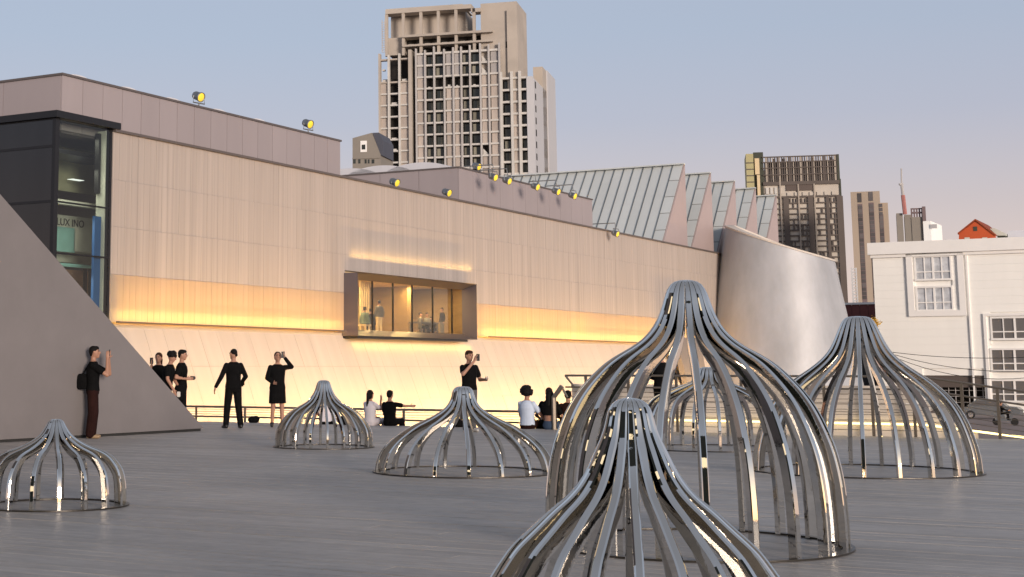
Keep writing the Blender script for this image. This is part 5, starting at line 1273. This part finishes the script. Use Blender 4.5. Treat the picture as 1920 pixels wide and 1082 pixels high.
# ------------------------------------------------------------------ street: parked car and scooter rider
CFm = Frame(at(1850, 760, 126), N)
ca_ = CFm.az(1798, 760)[0]
car = thing('parked_car', CFm.w(ca_ + 2.2, .8, GZ), 'grey car parked on the street beyond the right railing', 'car')
def car_poly(pts, d0, d1, nm, m): return prism(nm, car, CFm, [(ca_ + x, GZ + z) for x, z in pts], d0, d1, m)
car_poly([(.0, .32), (4.5, .32), (4.55, .75), (4.3, .95), (3.4, 1.02), (.9, 1.02), (.05, .85)], 0, 1.75, 'car_body', MT['carpaint'])
car_poly([(.55, 1.02), (3.55, 1.02), (2.95, 1.50), (1.35, 1.55)], .12, 1.63, 'car_cabin', MT['carpaint'])
car_poly([(.85, 1.07), (1.95, 1.07), (1.95, 1.44), (1.38, 1.44)], .09, .125, 'side_window', MT['gglass'])
car_poly([(2.05, 1.07), (3.3, 1.07), (2.85, 1.42), (2.05, 1.44)], .09, .125, 'side_window', MT['gglass'])
for x in (.85, 3.65):
    V, F = lathe([(.12, -.1), (.31, -.1), (.33, 0), (.31, .1), (.12, .1)], 18)
    mw = CFm.M @ Matrix.Translation((ca_ + x, .02, GZ + .33)) @ Matrix.Rotation(R(90), 4, 'X')
    me = bpy.data.meshes.new('wheel'); me.from_pydata(V, [], F); me.materials.append(MT['tyre']); o = link(bpy.data.objects.new('wheel', me), car, mw)
    V, F = lathe([(.02, .11), (.20, .115), (.21, .1)], 14); me = bpy.data.meshes.new('rim'); me.from_pydata(V, [], F); me.materials.append(MT['chrome']); link(bpy.data.objects.new('rim', me), o, mw)
SCm = Frame(at(1884, 770, 112), N); sa = SCm.az(1884, 770)[0]
sct = thing('motor_scooter', SCm.w(sa, 0, GZ), 'dark motor scooter on the street beyond the right railing', 'scooter')
for x in (-.6, .6):
    V, F = lathe([(.1, -.05), (.24, -.05), (.27, 0), (.24, .05), (.1, .05)], 16); mw = SCm.M @ Matrix.Translation((sa + x, 0, GZ + .27)) @ Matrix.Rotation(R(90), 4, 'X')
    me = bpy.data.meshes.new('wheel'); me.from_pydata(V, [], F); me.materials.append(MT['tyre']); link(bpy.data.objects.new('wheel', me), sct, mw)
prism('scooter_body', sct, SCm, [(sa - .65, GZ + .35), (sa + .1, GZ + .3), (sa + .42, GZ + .32), (sa + .55, GZ + .95), (sa + .42, GZ + .98), (sa + .28, GZ + .5), (sa + .05, GZ + .48), (sa + 0, GZ + .78), (sa - .75, GZ + .82)], -.14, .14, MT['carpaint'])
tube('handlebar', sct, [SCm.w(sa + .45, -.33, GZ + 1.02), SCm.w(sa + .5, 0, GZ + 1.0), SCm.w(sa + .45, .33, GZ + 1.02)], .02, MT['tyre'], 6)
person('rider in dark clothes sitting on the scooter beyond the right railing', SCm.w(sa - .25, 0, GZ + .76), math.degrees(math.atan2(N.y, N.x)), 1.75, {'L': ((.22, .25, 1.16), (.50, .25, 1.12), (1, 0, 0)), 'R': ((.22, -.25, 1.16), (.50, -.25, 1.12), (1, 0, 0))}, 'long', 'black', 'trousers', 'black', hair='curly', seated=True, vox=.025)
